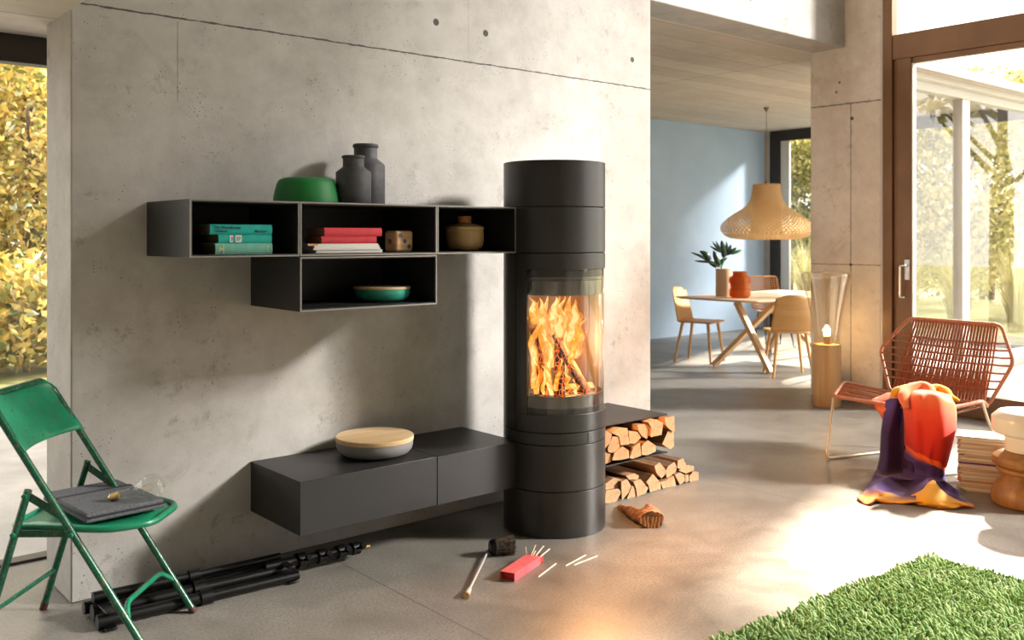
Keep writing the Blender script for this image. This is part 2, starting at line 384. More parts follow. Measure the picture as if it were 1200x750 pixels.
# casing around the fire window: 212 degrees of shell, plus full rings below and above the glass
zb, zg0, zg1, ztp = .490, .572, 1.246, 1.325
HALF = R(74)
b = MB(); b.lathe([(.0005, zb), (SR, zb), (SR, zg0), (SR-.03, zg0), (.0005, zg0-.004)], 96, (SX, SY, 0)); b.obj('sill_ring', M['stove'], st, bevel=.002)
b = MB(); b.lathe([(.0005, zg1), (SR, zg1), (SR, ztp-GAP), (.0005, ztp-GAP)], 96, (SX, SY, 0)); b.obj('lintel_ring', M['stove'], st, bevel=.002)
b = MB(); b.lathe([(SR-.022, zg0), (SR, zg0), (SR, zg1), (SR-.022, zg1), (SR-.022, zg0)], 72, (SX, SY, 0), a0=FR+HALF, a1=FR-HALF+2*PI)
for a in (FR+HALF, FR-HALF):
    c_, s_ = math.cos(a), math.sin(a); n_ = len(b.v)
    b.add([(SX+c_*r, SY+s_*r, z) for r, z in ((SR-.022, zg0), (SR, zg0), (SR, zg1), (SR-.022, zg1))], [(0, 1, 2, 3)])
b.obj('casing', M['stove'], st)
for a in (FR-PI/2, FR+PI/2):                   # vertical seams where front and rear shells meet
    b = MB(); c_, s_ = math.cos(a), math.sin(a); p = (SX+c_*(SR+.0002), SY+s_*(SR+.0002))
    b.box(p[0]-.0012, p[0]+.0012, p[1]-.0022, p[1]+.0022, .49, ztp)
    b.obj('casing_seam', M['seam'], st, smooth=False)
GL = SR-.005
b = MB(); b.lathe([(GL, zg0), (GL, zg1), (GL-.004, zg1), (GL-.004, zg0), (GL, zg0)], 64, (SX, SY, 0), a0=FR-HALF, a1=FR+HALF)
M['stove_glass'] = glass('stove_glass', (.97, .96, .94), 1.6)
door = b.obj('glass_door', M['stove_glass'], st)
RB = GL-.009
def band(z0, z1):
    b = MB(); b.lathe([(RB, z0), (RB, z1), (RB-.004, z1), (RB-.004, z0), (RB, z0)], 64, (SX, SY, 0), a0=FR-HALF, a1=FR+HALF); return b
band(zg0, .655).obj('glass_band', M['steel'], st)
band(1.124, 1.192).obj('glass_band', M['steel'], st); band(1.203, zg1).obj('glass_band', M['steel'], st)
b = band(1.1965, 1.1995); b.obj('air_slot_bar', M['steel'], st)
# firebox
t = NT('fire_brick_lining'); v = t.coord(); g = t.noise(v, 14, 5, .6)
M['brick'] = t.done(t.pbr(t.ramp(g, [(.3, (.005, .002, .0015)), (.7, (.016, .006, .004))]), .85, 0.0, t.bump(g, .4, .004)))
RL = .205
b = MB(); b.lathe([(RL, .62), (RL, 1.19)], 48, (SX, SY, 0), a0=FR+R(84), a1=FR-R(84)+2*PI)
b.lathe([(.0005, .625), (RB-.004, .625)], 48, (SX, SY, 0)); b.lathe([(.0005, 1.188), (RB-.004, 1.188)], 48, (SX, SY, 0))
b.obj('firebox_lining', M['brick'], st)
b = MB()
for s_ in (-1, 1):
    a = FR+s_*R(84); c_, n_ = math.cos(a), math.sin(a)
    b.bar((SX+c_*(SR-.02), SY+n_*(SR-.02), .62), (SX+c_*(RL-.01), SY+n_*(RL-.01), .62), .001, .001)
b = MB()
for k in range(7): b.tube([(SX-.13, SY-.15+.035*k, .64), (SX+.13, SY-.15+.035*k, .64)], .006, 6)
b.obj('grate', M['seam'], st)
# charred logs
t = NT('glowing_charred_wood'); v = t.coord('Object', (1, 1, .55))
vo = t.n('TexVoronoi', {'Vector': v, 'Scale': 55.0}, feature='DISTANCE_TO_EDGE').outputs[0]
gl = t.ramp(vo, [(.0, 1.0), (.10, .0)]); ar = t.ramp(t.noise(v, 9, 3), [(.38, .1), (.6, 1.0)])
e_ = t.m('MULTIPLY', t.m('MULTIPLY', gl, ar), 2.6); ch = t.noise(v, 40, 4)
sh = t.n('BsdfPrincipled', {'Base Color': t.ramp(ch, [(.3, (.012, .005, .003)), (.7, (.06, .020, .010))]), 'Roughness': .9,
    'Emission Color': (1.0, .16, .02, 1), 'Emission Strength': e_, 'Normal': t.bump(vo, .8, .008)})
M['ember'] = t.done(sh.outputs[0])
def rough_bar(b, p0, p1, r0, r1, n=9, seg=14, amp=.18, seed=0, flat=.8, mi=0, mend=None):
    p0, p1 = Vector(p0), Vector(p1); tt = (p1-p0).normalized(); u = tt.orthogonal().normalized(); w_ = tt.cross(u)
    vs = []; fs = []
    rnd = random.Random(seed); prof = [1+rnd.uniform(-amp, amp)*1.3 for _ in range(n)]
    for i in range(seg+1):
        f = i/seg; c_ = p0.lerp(p1, f); r = r0+(r1-r0)*f
        for k in range(n):
            a = 2*PI*k/n+f*.25; rr = r*prof[k]*(1+amp*.5*mnoise.noise(Vector((k*1.7+seed, f*7, seed*.3))))
            vs.append(c_+u*(math.cos(a)*rr)+w_*(math.sin(a)*rr*flat))
    for i in range(seg):
        for k in range(n): fs.append((i*n+k, i*n+(k+1) % n, (i+1)*n+(k+1) % n, (i+1)*n+k))
    ms = [mi]*len(fs); fs += [tuple(range(n))[::-1], tuple(range(seg*n, seg*n+n))]; ms += [mi if mend is None else mend]*2
    b.add(vs, fs, ms); return b
def stv(px, py, dd): return at_d(px, py, dd)
burn = [((687, 461, 4.37), (650, 392, 4.44), .030, 'charred glowing log leaning left, right-hand one in the fire'),
        ((655, 464, 4.33), (655, 380, 4.50), .034, 'charred glowing log standing upright, middle one in the fire'),
        ((640, 464, 4.37), (626, 385, 4.47), .032, 'charred glowing log standing at the left of the fire')]
for i, (a, c_, r, lb) in enumerate(burn):
    b = MB(); rough_bar(b, stv(*a), stv(*c_), r, r*.8, seed=i+3)
    o = b.obj('burning_log', M['ember'], ang=60); tag(o, lb, 'log', 'logs burning in the stove'); local_mesh(o, stv(*a))
b = MB(); rough_bar(b, (SX-.12, SY-.07, .668), (SX+.14, SY-.12, .668), .026, .024, seed=9)
o = b.obj('burning_log', M['ember'], ang=60); tag(o, 'charred glowing log lying flat on the grate under the flames', 'log', 'logs burning in the stove'); local_mesh(o, (SX-.12, SY-.07, .65))
# flames
t = NT('flame_gas'); v = t.coord('Object', (1, 1, .42))
n1 = t.noise(v, 11, 5, .62, 2.2); lw = t.n('LayerWeight', {'Blend': .5}).outputs[1]
core = t.m('SUBTRACT', 1.0, lw)                      # 1 facing, 0 edge
hh = t.m('ADD', t.m('MULTIPLY', n1, 1.15), t.m('MULTIPLY', core, .34))
col = t.ramp(hh, [(.55, (.50, .05, .004)), (.72, (1.0, .20, .015)), (.84, (1.0, .40, .04)), (.97, (1.0, .78, .30))])
alpha = t.ramp(hh, [(.60, 0.0), (.80, .97)])
alpha = t.m('MULTIPLY', alpha, t.m('POWER', core, .6))
em = t.n('Emission', {'Color': col, 'Strength': 1.25})
mx = t.n('MixShader', {0: alpha, 1: t.n('BsdfTransparent').outputs[0], 2: em.outputs[0]})
M['flame'] = t.done(mx.outputs[0])
fire = thing('fire', 'orange and yellow flames burning behind the curved stove glass', 'fire', (SX, SY-.02, .64)); fire['kind'] = 'thing'
rnd = random.Random(11)
def flame(base, top, r, seed, kx=.03):
    base, top = Vector(base), Vector(top); N = 22; n = 18; vs = []; fs = []
    for i in range(N+1):
        f = i/N; c_ = base.lerp(top, f)
        c_ += Vector((mnoise.noise(Vector((f*3.1, seed, 0))), mnoise.noise(Vector((f*3.1, seed, 5))), 0))*kx*(.3+1.6*f)
        rr = r*(math.sin(PI*min(1, .18+f*.82))**.8)*(1.15-.55*f)+.0005
        for k in range(n):
            a = 2*PI*k/n; q = rr*(1+.42*mnoise.noise(Vector((math.cos(a)*1.4, math.sin(a)*1.4+seed, f*4.2))))
            vs.append(c_+Vector((math.cos(a)*q, math.sin(a)*q*.6, 0)))
    for i in range(N):
        for k in range(n): fs.append((i*n+k, i*n+(k+1) % n, (i+1)*n+(k+1) % n, (i+1)*n+k))
    b = MB(); b.add(vs, fs); return b.obj('flame', M['flame'], fire, ang=180)
FL = [(627, 455, 4.40, 630, 352, .030), (634, 440, 4.45, 640, 345, .040), (648, 430, 4.50, 652, 345, .045), (662, 430, 4.52, 668, 346, .045),
      (672, 420, 4.46, 686, 372, .030), (640, 400, 4.42, 633, 348, .035), (655, 395, 4.40, 660, 347, .038), (668, 400, 4.44, 676, 350, .036),
      (647, 463, 4.31, 641, 390, .018), (629, 462, 4.34, 626, 415, .017), (668, 425, 4.36, 681, 365, .020), (652, 458, 4.29, 655, 420, .014),
      (637, 462, 4.33, 634, 420, .014), (664, 462, 4.33, 668, 432, .012), (676, 462, 4.36, 676, 440, .010), (645, 375, 4.38, 660, 348, .030), (627, 380, 4.44, 624, 348, .028), (658, 462, 4.5, 664, 400, .03)]
for i, (x0, y0, d0, x1, y1, r) in enumerate(FL):
    flame(stv(x0, y0, d0), stv(x1, y1, d0+.02), r, i*3.7)
# ---------------------------------------------------------------- wall elements
YF, YW = 3.365, 3.8148
def open_box(name, label, x0, x1, z0, z1, group, th=.009, right_open=False):
    th_ = thing(name, label, 'shelf', (x0, YF, z0), 0, group)
    b = MB(); b.box(x0, x1, YF+.004, YW, z0, z0+th); b.box(x0, x1, YF+.004, YW, z1-th, z1)
    b.box(x0, x0+th, YF+.004, YW, z0+th, z1-th); b.box(x1-th, x1, YF+.004, YW, z0+th, z1-th); b.obj('shell', M['anth'], th_, smooth=False)
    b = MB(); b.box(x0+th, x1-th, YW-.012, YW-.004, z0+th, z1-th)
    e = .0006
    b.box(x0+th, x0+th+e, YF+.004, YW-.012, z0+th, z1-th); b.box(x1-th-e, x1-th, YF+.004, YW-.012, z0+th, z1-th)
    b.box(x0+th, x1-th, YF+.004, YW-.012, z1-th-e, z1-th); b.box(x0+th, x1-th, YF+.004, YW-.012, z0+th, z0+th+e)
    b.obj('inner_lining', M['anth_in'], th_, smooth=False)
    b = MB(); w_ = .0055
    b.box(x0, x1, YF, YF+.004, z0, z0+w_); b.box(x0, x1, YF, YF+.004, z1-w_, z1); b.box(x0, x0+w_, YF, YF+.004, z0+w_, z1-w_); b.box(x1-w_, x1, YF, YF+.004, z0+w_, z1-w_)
    b.obj('front_edge_highlight', M['rim'], th_, smooth=False)
    return th_
GS = 'open black wall shelf boxes'
ZA, ZB = 1.322, 1.537
open_box('wall_shelf', 'black open wall box at the left end of the row, holding green books', 1.316, 1.755, ZA, ZB, GS)
open_box('wall_shelf', 'long black open wall box holding red books and a wooden die', 1.758, 2.419, ZA, ZB, GS)
open_box('wall_shelf', 'black open wall box against the stove with a lidded wooden jar', 2.422, 2.878, ZA, ZB, GS)
open_box('wall_shelf', 'lower black open wall box holding the teal bowl', 1.758, 2.419, 1.102, 1.318, GS)
b = MB(); b.box(1.757, 2.4185, YF, YW, .217, .431)
o = b.obj('floating_bench', M['anth'], bevel=.0015); tag(o, 'charcoal floating bench block carrying the grey bowl', 'bench', 'charcoal floating bench blocks'); local_mesh(o, (1.757, YF, .217))
b = MB(); b.box(2.4215, 2.90, YF, YW, .217, .431)
o = b.obj('floating_bench', M['anth'], bevel=.0015); tag(o, 'empty charcoal floating bench block between grey bowl bench and stove', 'bench', 'charcoal floating bench blocks'); local_mesh(o, (2.4215, YF, .217))
WX0, WX1 = 3.33, 3.965
wb = thing('firewood_shelf', 'charcoal open firewood box right of the stove under a wide top', 'shelf', (WX0, YF, .217))
b = MB(); b.box(WX0, WX1, YF, YW, .425, .431); b.box(WX0, WX1, YF, YW, .217, .223); b.box(WX1-.006, WX1, YF+.13, YW, .223, .425); b.obj('shell', M['anth'], wb, smooth=False)
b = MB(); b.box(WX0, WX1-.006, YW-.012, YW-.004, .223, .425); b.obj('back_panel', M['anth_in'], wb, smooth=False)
# ---------------------------------------------------------------- firewood
def logmat(name, a, c, sc=26):
    t = NT(name); v = t.coord('Object', (1, .06, 1)); g = t.noise(v, sc, 6, .65, .6)
    return t.done(t.pbr(t.ramp(g, [(.25, a), (.7, c)]), .8, 0.0, t.bump(g, .5, .006)))
M['log_side'] = logmat('split_wood_side', (.20, .085, .03), (.44, .23, .10))
M['log_bark'] = logmat('bark', (.05, .025, .014), (.22, .12, .07))
t = NT('log_end_grain'); v = t.coord('Object', (1, 1, 1)); g = t.noise(v, 30, 5, .7, 1.5)
wv = t.n('TexWave', {'Vector': v, 'Scale': 38.0, 'Distortion': 5.0, 'Detail': 3.0}, wave_type='RINGS', rings_direction='Y').outputs[1]
M['log_end'] = t.done(t.pbr(t.mix(t.m('MULTIPLY', wv, .4), t.ramp(g, [(.3, (.30, .16, .07)), (.65, (.58, .38, .20))]), (.26, .12, .05)), .8, 0.0, t.bump(g, .5, .003)))
LOGS_UP = [[(55,200),(98,222),(88,280),(55,315)], [(70,320),(105,238),(145,243),(155,300),(140,338),(100,350),(75,345)],
 [(95,212),(150,180),(203,184),(216,293),(160,300),(148,238)], [(214,203),(270,208),(295,246),(255,288),(216,285)],
 [(270,162),(325,155),(365,182),(337,255),(300,235),(280,200)], [(345,142),(400,121),(445,150),(435,228),(362,243),(366,182)],
 [(455,112),(520,101),(523,208),(490,192),(466,165)], [(55,345),(90,358),(92,408),(55,425)],
 [(100,400),(115,352),(170,307),(212,332),(215,385),(160,398)], [(220,385),(246,312),(288,282),(297,368),(240,388)],
 [(300,363),(300,302),(340,264),(394,300),(395,340),(340,366)], [(440,290),(478,202),(515,198),(517,308),(495,325),(465,310)]]
LOGS_LO = [[(48,690),(58,605),(140,592),(163,612),(130,688),(90,700)], [(162,545),(200,527),(228,575),(210,620),(167,672)],
 [(202,660),(236,572),(262,587),(262,648),(210,662)], [(245,545),(290,527),(343,590),(328,625),(270,650),(263,590)],
 [(332,545),(375,492),(428,555),(430,595),(357,618),(346,570)], [(427,548),(455,542),(518,504),(533,573),(442,592)],
 [(525,498),(560,484),(588,502),(593,540),(560,565)], [(596,502),(616,498),(618,540),(597,550)], [(622,510),(650,477),(684,480),(685,535),(627,545)],
 [(195,505),(250,490),(280,506),(278,526),(215,530)], [(387,440),(420,414),(473,480),(435,523),(402,490)],
 [(480,440),(520,412),(540,450),(524,493),(472,520),(460,480)], [(545,402),(580,387),(606,440),(562,460),(541,450)],
 [(552,470),(610,432),(653,441),(653,463),(602,490)], [(55,560),(110,520),(162,530),(160,585),(55,600)]]
def firewood(poly, yf, where, idx, group, zmin, zmax):
    pts = [on_y(700+x/5.769, 470+y/5.769, yf) for x, y in poly]
    pp = [(p.x, min(zmax, max(zmin, p.z))) for p in pts]
    ctr = Vector((sum(p[0] for p in pp)/len(pp), sum(p[1] for p in pp)/len(pp), 0))
    rnd = random.Random(idx*13+5); n = len(pp)
    pp = [(ctr.x+(a-ctr.x)*.97, ctr.y+(c-ctr.y)*.97) for a, c in pp]
    yb = YW-.018-rnd.uniform(0, .02); fs = []; vs = []
    seg = 7
    for k in range(seg+1):
        f = k/seg; y = yf+(yb-yf)*f
        for i, (a, c) in enumerate(pp):
            q = .985 if k in (0, seg) else 1.0
            j = .0022*mnoise.noise(Vector((i*3.1+idx, f*5, 1.0)))
            vs.append((ctr.x+(a-ctr.x)*q+j, y+(.004*mnoise.noise(Vector((i*2.0, idx, 0))) if k == 0 else 0), max(zmin, ctr.y+(c-ctr.y)*q+j)))
    ms = []
    barks = set(rnd.sample(range(n), 1 if n < 5 else 2)) if rnd.random() < .95 else set()
    for k in range(seg):
        for i in range(n): fs.append((k*n+i, k*n+(i+1) % n, (k+1)*n+(i+1) % n, (k+1)*n+i)); ms.append(2 if i in barks else 0)
    fs += [tuple(range(n)), tuple(range(seg*n, seg*n+n))[::-1]]; ms += [1, 1]
    b = MB(); b.add(vs, fs, ms)
    o = b.obj('firewood_log', [M['log_side'], M['log_end'], M['log_bark']], smooth=False, bevel=.002, seg=1)
    local_mesh(o, (ctr.x, yf, min(c for a, c in pp))); tag(o, where, 'log', group); return o
LU = ['split log cut off by the stove edge, upper left in the firewood box', 'narrow upright split log second from the stove, upper row of the box', 'big pale split log under the top of the box, third from the stove',
 'small squarish split log in the middle of the box', 'wedge log with bark top pointing down, touching the box top', 'large pale log under the box top, second from the right', 'topmost right-hand log sticking out of the firewood box',
 'log beside the stove at the bottom of the firewood box', 'wide half-round log on the box bottom near the stove', 'narrow triangular log on the box bottom', 'rounded log on the box bottom, right of the triangular one', 'big log at the lower right corner of the firewood box']
LL = ['large bark-sided log on the floor against the stove', 'curved split log on the floor, second from the stove', 'thin split log on the floor, third from the stove', 'pale pointed log on the floor pile, fourth from the stove', 'biggest pale log in the middle of the floor pile',
 'orange-brown flat log right of the biggest floor log', 'small rounded log on the floor right of the flat orange log', 'thinnest sliver of wood on the floor near the pile end', 'last log at the right end of the floor pile',
 'thin flat log lying on top of the floor pile near the stove', 'dark bark log lying diagonally on top of the floor pile', 'large bark log on top of the pile beside the diagonal one', 'reddish split log at the back top of the floor pile', 'pale log resting above the right end of the floor pile', 'dark-topped log stacked next to the stove above the floor log']
rnd = random.Random(3)
for i, p in enumerate(LOGS_UP): firewood(p, 3.335+rnd.uniform(-.012, .012), LU[i], i, 'logs stacked in the firewood box', .2235, .4245)
for i, p in enumerate(LOGS_LO): firewood(p, 3.425+rnd.uniform(-.006, .006)+(.02 if i > 8 else 0), LL[i], i+30, 'logs piled on the floor under the box', 0.0, .2165 if i not in (13,) else .3)
# ---------------------------------------------------------------- things on the shelves
def lathe_thing(name, mats, prof, c, label, cat, n=64, group=None, parent=None, mi=None, **kw):
    b = MB(); b.lathe(prof, n, c, mi); o = b.obj(name, mats, parent, **kw)
    if parent is None: local_mesh(o, c); tag(o, label, cat, group)
    return o
ZS = 1.5375
M['green'] = pm('green_matt_shell', (.008, .20, .045), (.010, .22, .05), .55, sc=3)
prof = [(.0005, .0), (.128, .0), (.136, .004), (.1355, .022), (.130, .050), (.122, .082), (.113, .098), (.095, .1065), (.05, .109), (.0005, .109)]
lathe_thing('bowl', M['green'], prof, (1.895, 3.575, ZS), 'rounded green shell bowl on top of the shelf row', 'bowl', bevel=0)
M['stone_dark'] = pm('grey_stoneware', (.052, .052, .060), (.075, .075, .085), .6, sc=30, bump=.25, bsc=260, bd=.002)
M['stone_lid'] = pm('grey_stoneware_lid', (.045, .048, .055), None, .6, bump=.2, bsc=260, bd=.002)
def jar(c, r, h, lb):
    t_ = thing('lidded_jar', lb, 'jar', c, 0, 'grey jars on the shelf top')
    k = h
    prof = [(.0005, 0), (r-.003, 0), (r, .004), (r, k*.64), (r-.003, k*.665), (r*.66, k*.745), (r*.60, k*.77), (r*.60, k*.93), (.0005, k*.93)]
    b = MB(); b.lathe(prof, 56, c); b.obj('jar_body', M['stone_dark'], t_)
    b = MB(); b.lathe([(.0005, k*.93), (r*.63, k*.932), (r*.66, k*.945), (r*.66, k*.975), (r*.62, k*.992), (.0005, k)], 56, c); b.obj('lid', M['stone_lid'], t_, ang=50)
jar((2.078, 3.50, ZS), .0745, .2085, 'smaller dark grey lidded jar beside the green bowl')
jar((2.236, 3.66, ZS), .0870, .280, 'taller grey lidded jar standing behind the smaller one')
def paper(name, c): return pm(name, c, tuple(k*.8 for k in c), .8, sc=6, stretch=(1, 1, 60))
M['pages'] = paper('aged_pages', (.30, .20, .11))
M['white_pages'] = paper('white_pages', (.78, .76, .73))
M['ink'] = pm('dark_print', (.012, .02, .05), None, .6)
M['gilt'] = pm('pale_gold_print', (.80, .70, .36), None, .5)
M['label_white'] = pm('white_sticker', (.82, .82, .84), None, .6)
def text_on(body, size, loc, mat, parent, name='title', align='LEFT', xs=1.0):
    cu = bpy.data.curves.new(name, 'FONT'); cu.body = body; cu.size = size; cu.align_x = align; cu.extrude = .0002; cu.space_character = .92; cu.offset = size*.012
    tmp = bpy.data.objects.new(name, cu); COL.objects.link(tmp); dg = bpy.context.evaluated_depsgraph_get(); dg.update()
    me = bpy.data.meshes.new_from_object(tmp.evaluated_get(dg)); bpy.data.objects.remove(tmp); me.materials.clear(); me.materials.append(mat)
    o = bpy.data.objects.new(name, me); COL.objects.link(o); o.parent = parent
    pl = worldloc(parent); o.location = Vector(loc)-pl; o.rotation_euler = (PI/2, 0, 0); o.scale = (xs, 1, 1); return o
def book(x0, x1, z0, z1, y0, dep, col, lb, grp, shift=0.0, name='book'):
    mt = pm('book_cloth', col, tuple(k*.86 for k in col), .7, sc=40, bump=.15, bsc=500, bd=.001)
    t_ = thing(name, lb, 'book', (x0, y0, z0), 0, grp); th = .0022; n = 7
    b = MB(); b.box(x0, x1, y0+.004, y0+dep, z0, z0+th); b.box(x0, x1, y0+.004, y0+dep, z1-th, z1)
    # rounded spine
    h = (z1-z0)/2; zc = (z0+z1)/2; poly = []
    for i in range(n+1):
        a = -PI/2+PI*i/n; poly.append((y0+.006-.006*math.cos(a), zc+h*math.sin(a)))
    for i in range(n, -1, -1):
        a = -PI/2+PI*i/n; poly.append((y0+.0085-.006*math.cos(a), zc+(h-.001)*math.sin(a)))
    b.prism(poly, x0, x1, 'x'); b.obj('cover', mt, t_)
    b = MB(); b.box(x0+.004, x1-.004, y0+.005, y0+dep-.004, z0+th, z1-th); b.obj('page_block', M['pages'], t_, smooth=False)
    return t_
GB = 'green cloth books on the left shelf'; Z0 = ZA+.0098
k = book(1.433, 1.664, Z0, Z0+.0415, 3.415, .15, (.22, .62, .50), 'pale mint green book at the bottom of the green stack', GB)
b = MB(); y_ = 3.4140
x_ = 1.4615; b.box(x_, x_+.0045, y_, y_+.001, Z0+.004, Z0+.038); b.box(x_-.012, x_, y_, y_+.001, Z0+.017, Z0+.024); b.box(x_-.014, x_-.009, y_, y_+.001, Z0+.011, Z0+.030)
b.obj('spine_mark', M['gilt'], k, smooth=False)
b = MB()
for i in range(5): b.box(1.640+.002*(i % 2), 1.649-.002*(i % 3), y_, y_+.001, Z0+.008+i*.0055, Z0+.0105+i*.0055)
b.obj('spine_lettering', M['gilt'], k, smooth=False)
Z1 = Z0+.0418
k = book(1.447, 1.664, Z1, Z1+.0345, 3.420, .155, (.02, .52, .47), 'teal book with two white stickers, middle of the green stack', GB)
b = MB(); b.box(1.4905, 1.5035, 3.4190, 3.42, Z1+.004, Z1+.031); b.box(1.5135, 1.5385, 3.4190, 3.42, Z1+.004, Z1+.031); b.obj('spine_sticker', M['label_white'], k, smooth=False)
for q, xx in (('3', 1.494), ('27', 1.517)): text_on(q, .018, (xx, 3.4186, Z1+.011), M['ink'], k, 'sticker_number')
Z2 = Z1+.0348
k = book(1.412, 1.663, Z2, Z2+.037, 3.415, .15, (.01, .50, .46), 'bright teal book with dark title, top of the green stack', GB)
text_on('The Woodhouse', .0165, (1.426, 3.4136, Z2+.0195), M['ink'], k, 'spine_title'); text_on('Tribulations', .0145, (1.427, 3.4136, Z2+.0075), M['ink'], k, 'spine_title', xs=.82)
text_on('Michener', .0145, (1.589, 3.4136, Z2+.0065), M['ink'], k, 'spine_author')
GR = 'red books on the long shelf'; GW = 'thin white booklets under the red books'
def booklet(x0, x1, z0, h, y0, dep, lb, col=(.80, .78, .76)):
    t_ = thing('booklet', lb, 'booklet', (x0, y0, z0), 0, GW)
    b = MB(); b.box(x0, x1, y0, y0+dep, z0, z0+h*.12); b.box(x0, x1, y0, y0+dep, z0+h*.88, z0+h); b.box(x0, x1, y0, y0+.001, z0+h*.12, z0+h*.88); b.obj('cover', pm('booklet_cover', col, None, .6), t_, smooth=False)
    b = MB(); b.box(x0+.001, x1-.001, y0+.001, y0+dep-.002, z0+h*.12, z0+h*.88); b.obj('pages', M['white_pages'], t_, smooth=False); return t_
zz = Z0
booklet(1.850, 2.163, zz, .0125, 3.405, .20, 'lowest white booklet under the red books, sticking out right'); zz += .0128
booklet(1.835, 2.150, zz, .0085, 3.400, .20, 'second white booklet from the shelf floor, cream cover', (.78, .74, .68)); zz += .0088
booklet(1.840, 2.146, zz, .0085, 3.402, .19, 'third white booklet from the shelf floor under red books'); zz += .0088
o_ = booklet(1.812, 2.140, zz, .0075, 3.402, .21, 'uppermost white booklet with an orange patch at its left end'); 
b = MB(); b.box(1.818, 1.855, 3.4012, 3.402, zz+.001, zz+.0068); b.obj('orange_patch', pm('orange_print', (.85, .32, .05), None, .6), o_, smooth=False); zz += .0078
RED = (.62, .035, .055)
book(1.878, 2.139, zz, zz+.030, 3.412, .15, RED, 'lower red cloth book lying on the white booklets', GR); zz += .0305
book(1.890, 2.164, zz, zz+.035, 3.410, .15, (.66, .04, .06), 'upper red cloth book on top of its pile', GR)
# wooden die
die = thing('wooden_die', 'pale wooden die with grey dots beside the red books', 'die', (2.312, 3.505, Z0))
dx = .0465; b = MB(); b.box(2.312-dx, 2.312+dx, 3.505-dx, 3.505+dx, Z0, Z0+2*dx)
M['die'] = woodmat('die_wood', (.50, .28, .12), (.72, .46, .24), 'x', 4)
b.obj('block', M['die'], die, bevel=.012, seg=4)
M['dot'] = pm('grey_dot', (.09, .09, .10), None, .6)
for (u_, v_) in ((-.5, .55), (0.0, .02), (.5, -.5)):
    b = MB(); cc = (2.312+u_*dx, 3.505-dx-.0006, Z0+dx+v_*dx); b.lathe([(.0004, 0), (.0098, 0), (.0098, .0015), (.0004, .0015)], 20, (0, 0, 0)); 
    b.v = [(cc[0]+x, cc[1]+.0012-z, cc[2]+y) for x, y, z in b.v]; b.obj('dot', M['dot'], die)
b = MB(); b.lathe([(.0004, 0), (.0115, 0), (.0115, .0015), (.0004, .0015)], 20, (0, 0, 0)); b.v = [(2.312-dx-.0006+.0012-z, 3.505+x, Z0+dx+y) for x, y, z in b.v]; b.obj('dot', M['dot'], die)
b = MB()
# wooden jar
M['turned'] = woodmat('turned_pale_wood', (.62, .40, .17), (.80, .56, .28), 'z', 2.0, .45, .05)
M['knobw'] = woodmat('orange_wood_knob', (.50, .20, .05), (.62, .28, .08), 'z', 2.0, .45, .05)
c_ = (2.735, 3.58, Z0); j = thing('wooden_jar', 'round wooden jar with lid and knob beside the stove', 'jar', c_)
b = MB(); b.lathe([(.0005, 0), (.060, 0), (.080, .010), (.090, .028), (.0935, .05), (.093, .092), (.0905, .094), (.0905, .097), (.0005, .097)], 56, c_); b.obj('jar_body', M['turned'], j)
b = MB(); b.lathe([(.0005, .0975), (.0935, .0975), (.094, .100), (.094, .112), (.088, .117), (.06, .126), (.035, .131), (.0005, .131)], 56, c_); b.obj('lid', M['turned'], j)
b = MB(); b.lathe([(.0005, .131), (.033, .131), (.033, .134), (.0335, .163), (.030, .166), (.0005, .166)], 40, c_); b.obj('knob', M['knobw'], j)
# teal bowl with wooden lid
def lid_bowl(c, rt, h, hl, mat, lb, name='lidded_bowl', rb=.62, rl=None):
    t_ = thing(name, lb, 'bowl', c); rl = rl or rt*1.01
    prof = [(.0005, 0), (rt*rb, 0), (rt*(rb+.14), h*.05), (rt*(rb+.26), h*.18), (rt*.965, h*.42), (rt, h*.72), (rt, h), (rt-.005, h), (rt-.006, h*.8), (.0005, h*.8)]
    b = MB(); b.lathe(prof, 72, c); b.obj('bowl_body', mat, t_, ang=50)
    b = MB(); b.lathe([(.0005, h+.0004), (rl, h+.0004), (rl+.0005, h+.002), (rl+.0005, h+hl-.002), (rl-.0015, h+hl), (.0005, h+hl)], 72, c); b.obj('lid', M['lidwood'], t_)
    return t_
M['lidwood'] = woodmat('ash_wood_lid', (.52, .33, .15), (.74, .56, .34), 'x', 1.1, .45, .08)
M['teal'] = pm('teal_glaze', (.03, .30, .22), (.035, .33, .25), .35)
M['grey_matt'] = pm('grey_matt_ceramic', (.20, .20, .205), (.22, .22, .225), .55)
lid_bowl((2.262, 3.565, 1.1118), .125, .056, .011, M['teal'], 'teal bowl with a thin pale wooden lid in the lower shelf box')
lid_bowl((2.236, 3.583, .4315), .170, .066, .020, M['grey_matt'], 'wide grey bowl with wooden lid on the floating bench')
# ---------------------------------------------------------------- black folded stand on the floor along the wall
ft = thing('folded_stand', 'folded black metal stand lying on the floor along the concrete wall', 'stand', (1.05, 3.6, 0))
def P(px, py, z=.02): return on_z(px, py, z)
M['knob'] = pm('matt_black_knob', (.006, .006, .007), None, .85, Specular_IOR_Level=.1)
legs = [((1.045, 3.50, .028), (1.80, 3.465, .028), .022), ((1.05, 3.575, .036), (1.80, 3.545, .034), .026), ((1.045, 3.66, .030), (1.78, 3.63, .030), .020), ((1.06, 3.60, .083), (1.78, 3.585, .078), .017)]
for a, c, r in legs:
    b = MB(); a, c = Vector(a), Vector(c); n_ = 5
    b.tube([a, a.lerp(c, .5), a.lerp(c, .5), c], [r, r, r*.82, r*.82], 14); o = b.obj('leg', M['black'], ft)
    b = MB(); b.tube([a.lerp(c, .47), a.lerp(c, .53)], r*1.35, 14); b.obj('clamp', M['black'], o)
    b = MB(); b.tube([a-(c-a).normalized()*.012, a+(c-a).normalized()*.03], r*1.18, 12); b.obj('foot_cap', M['black'], o)
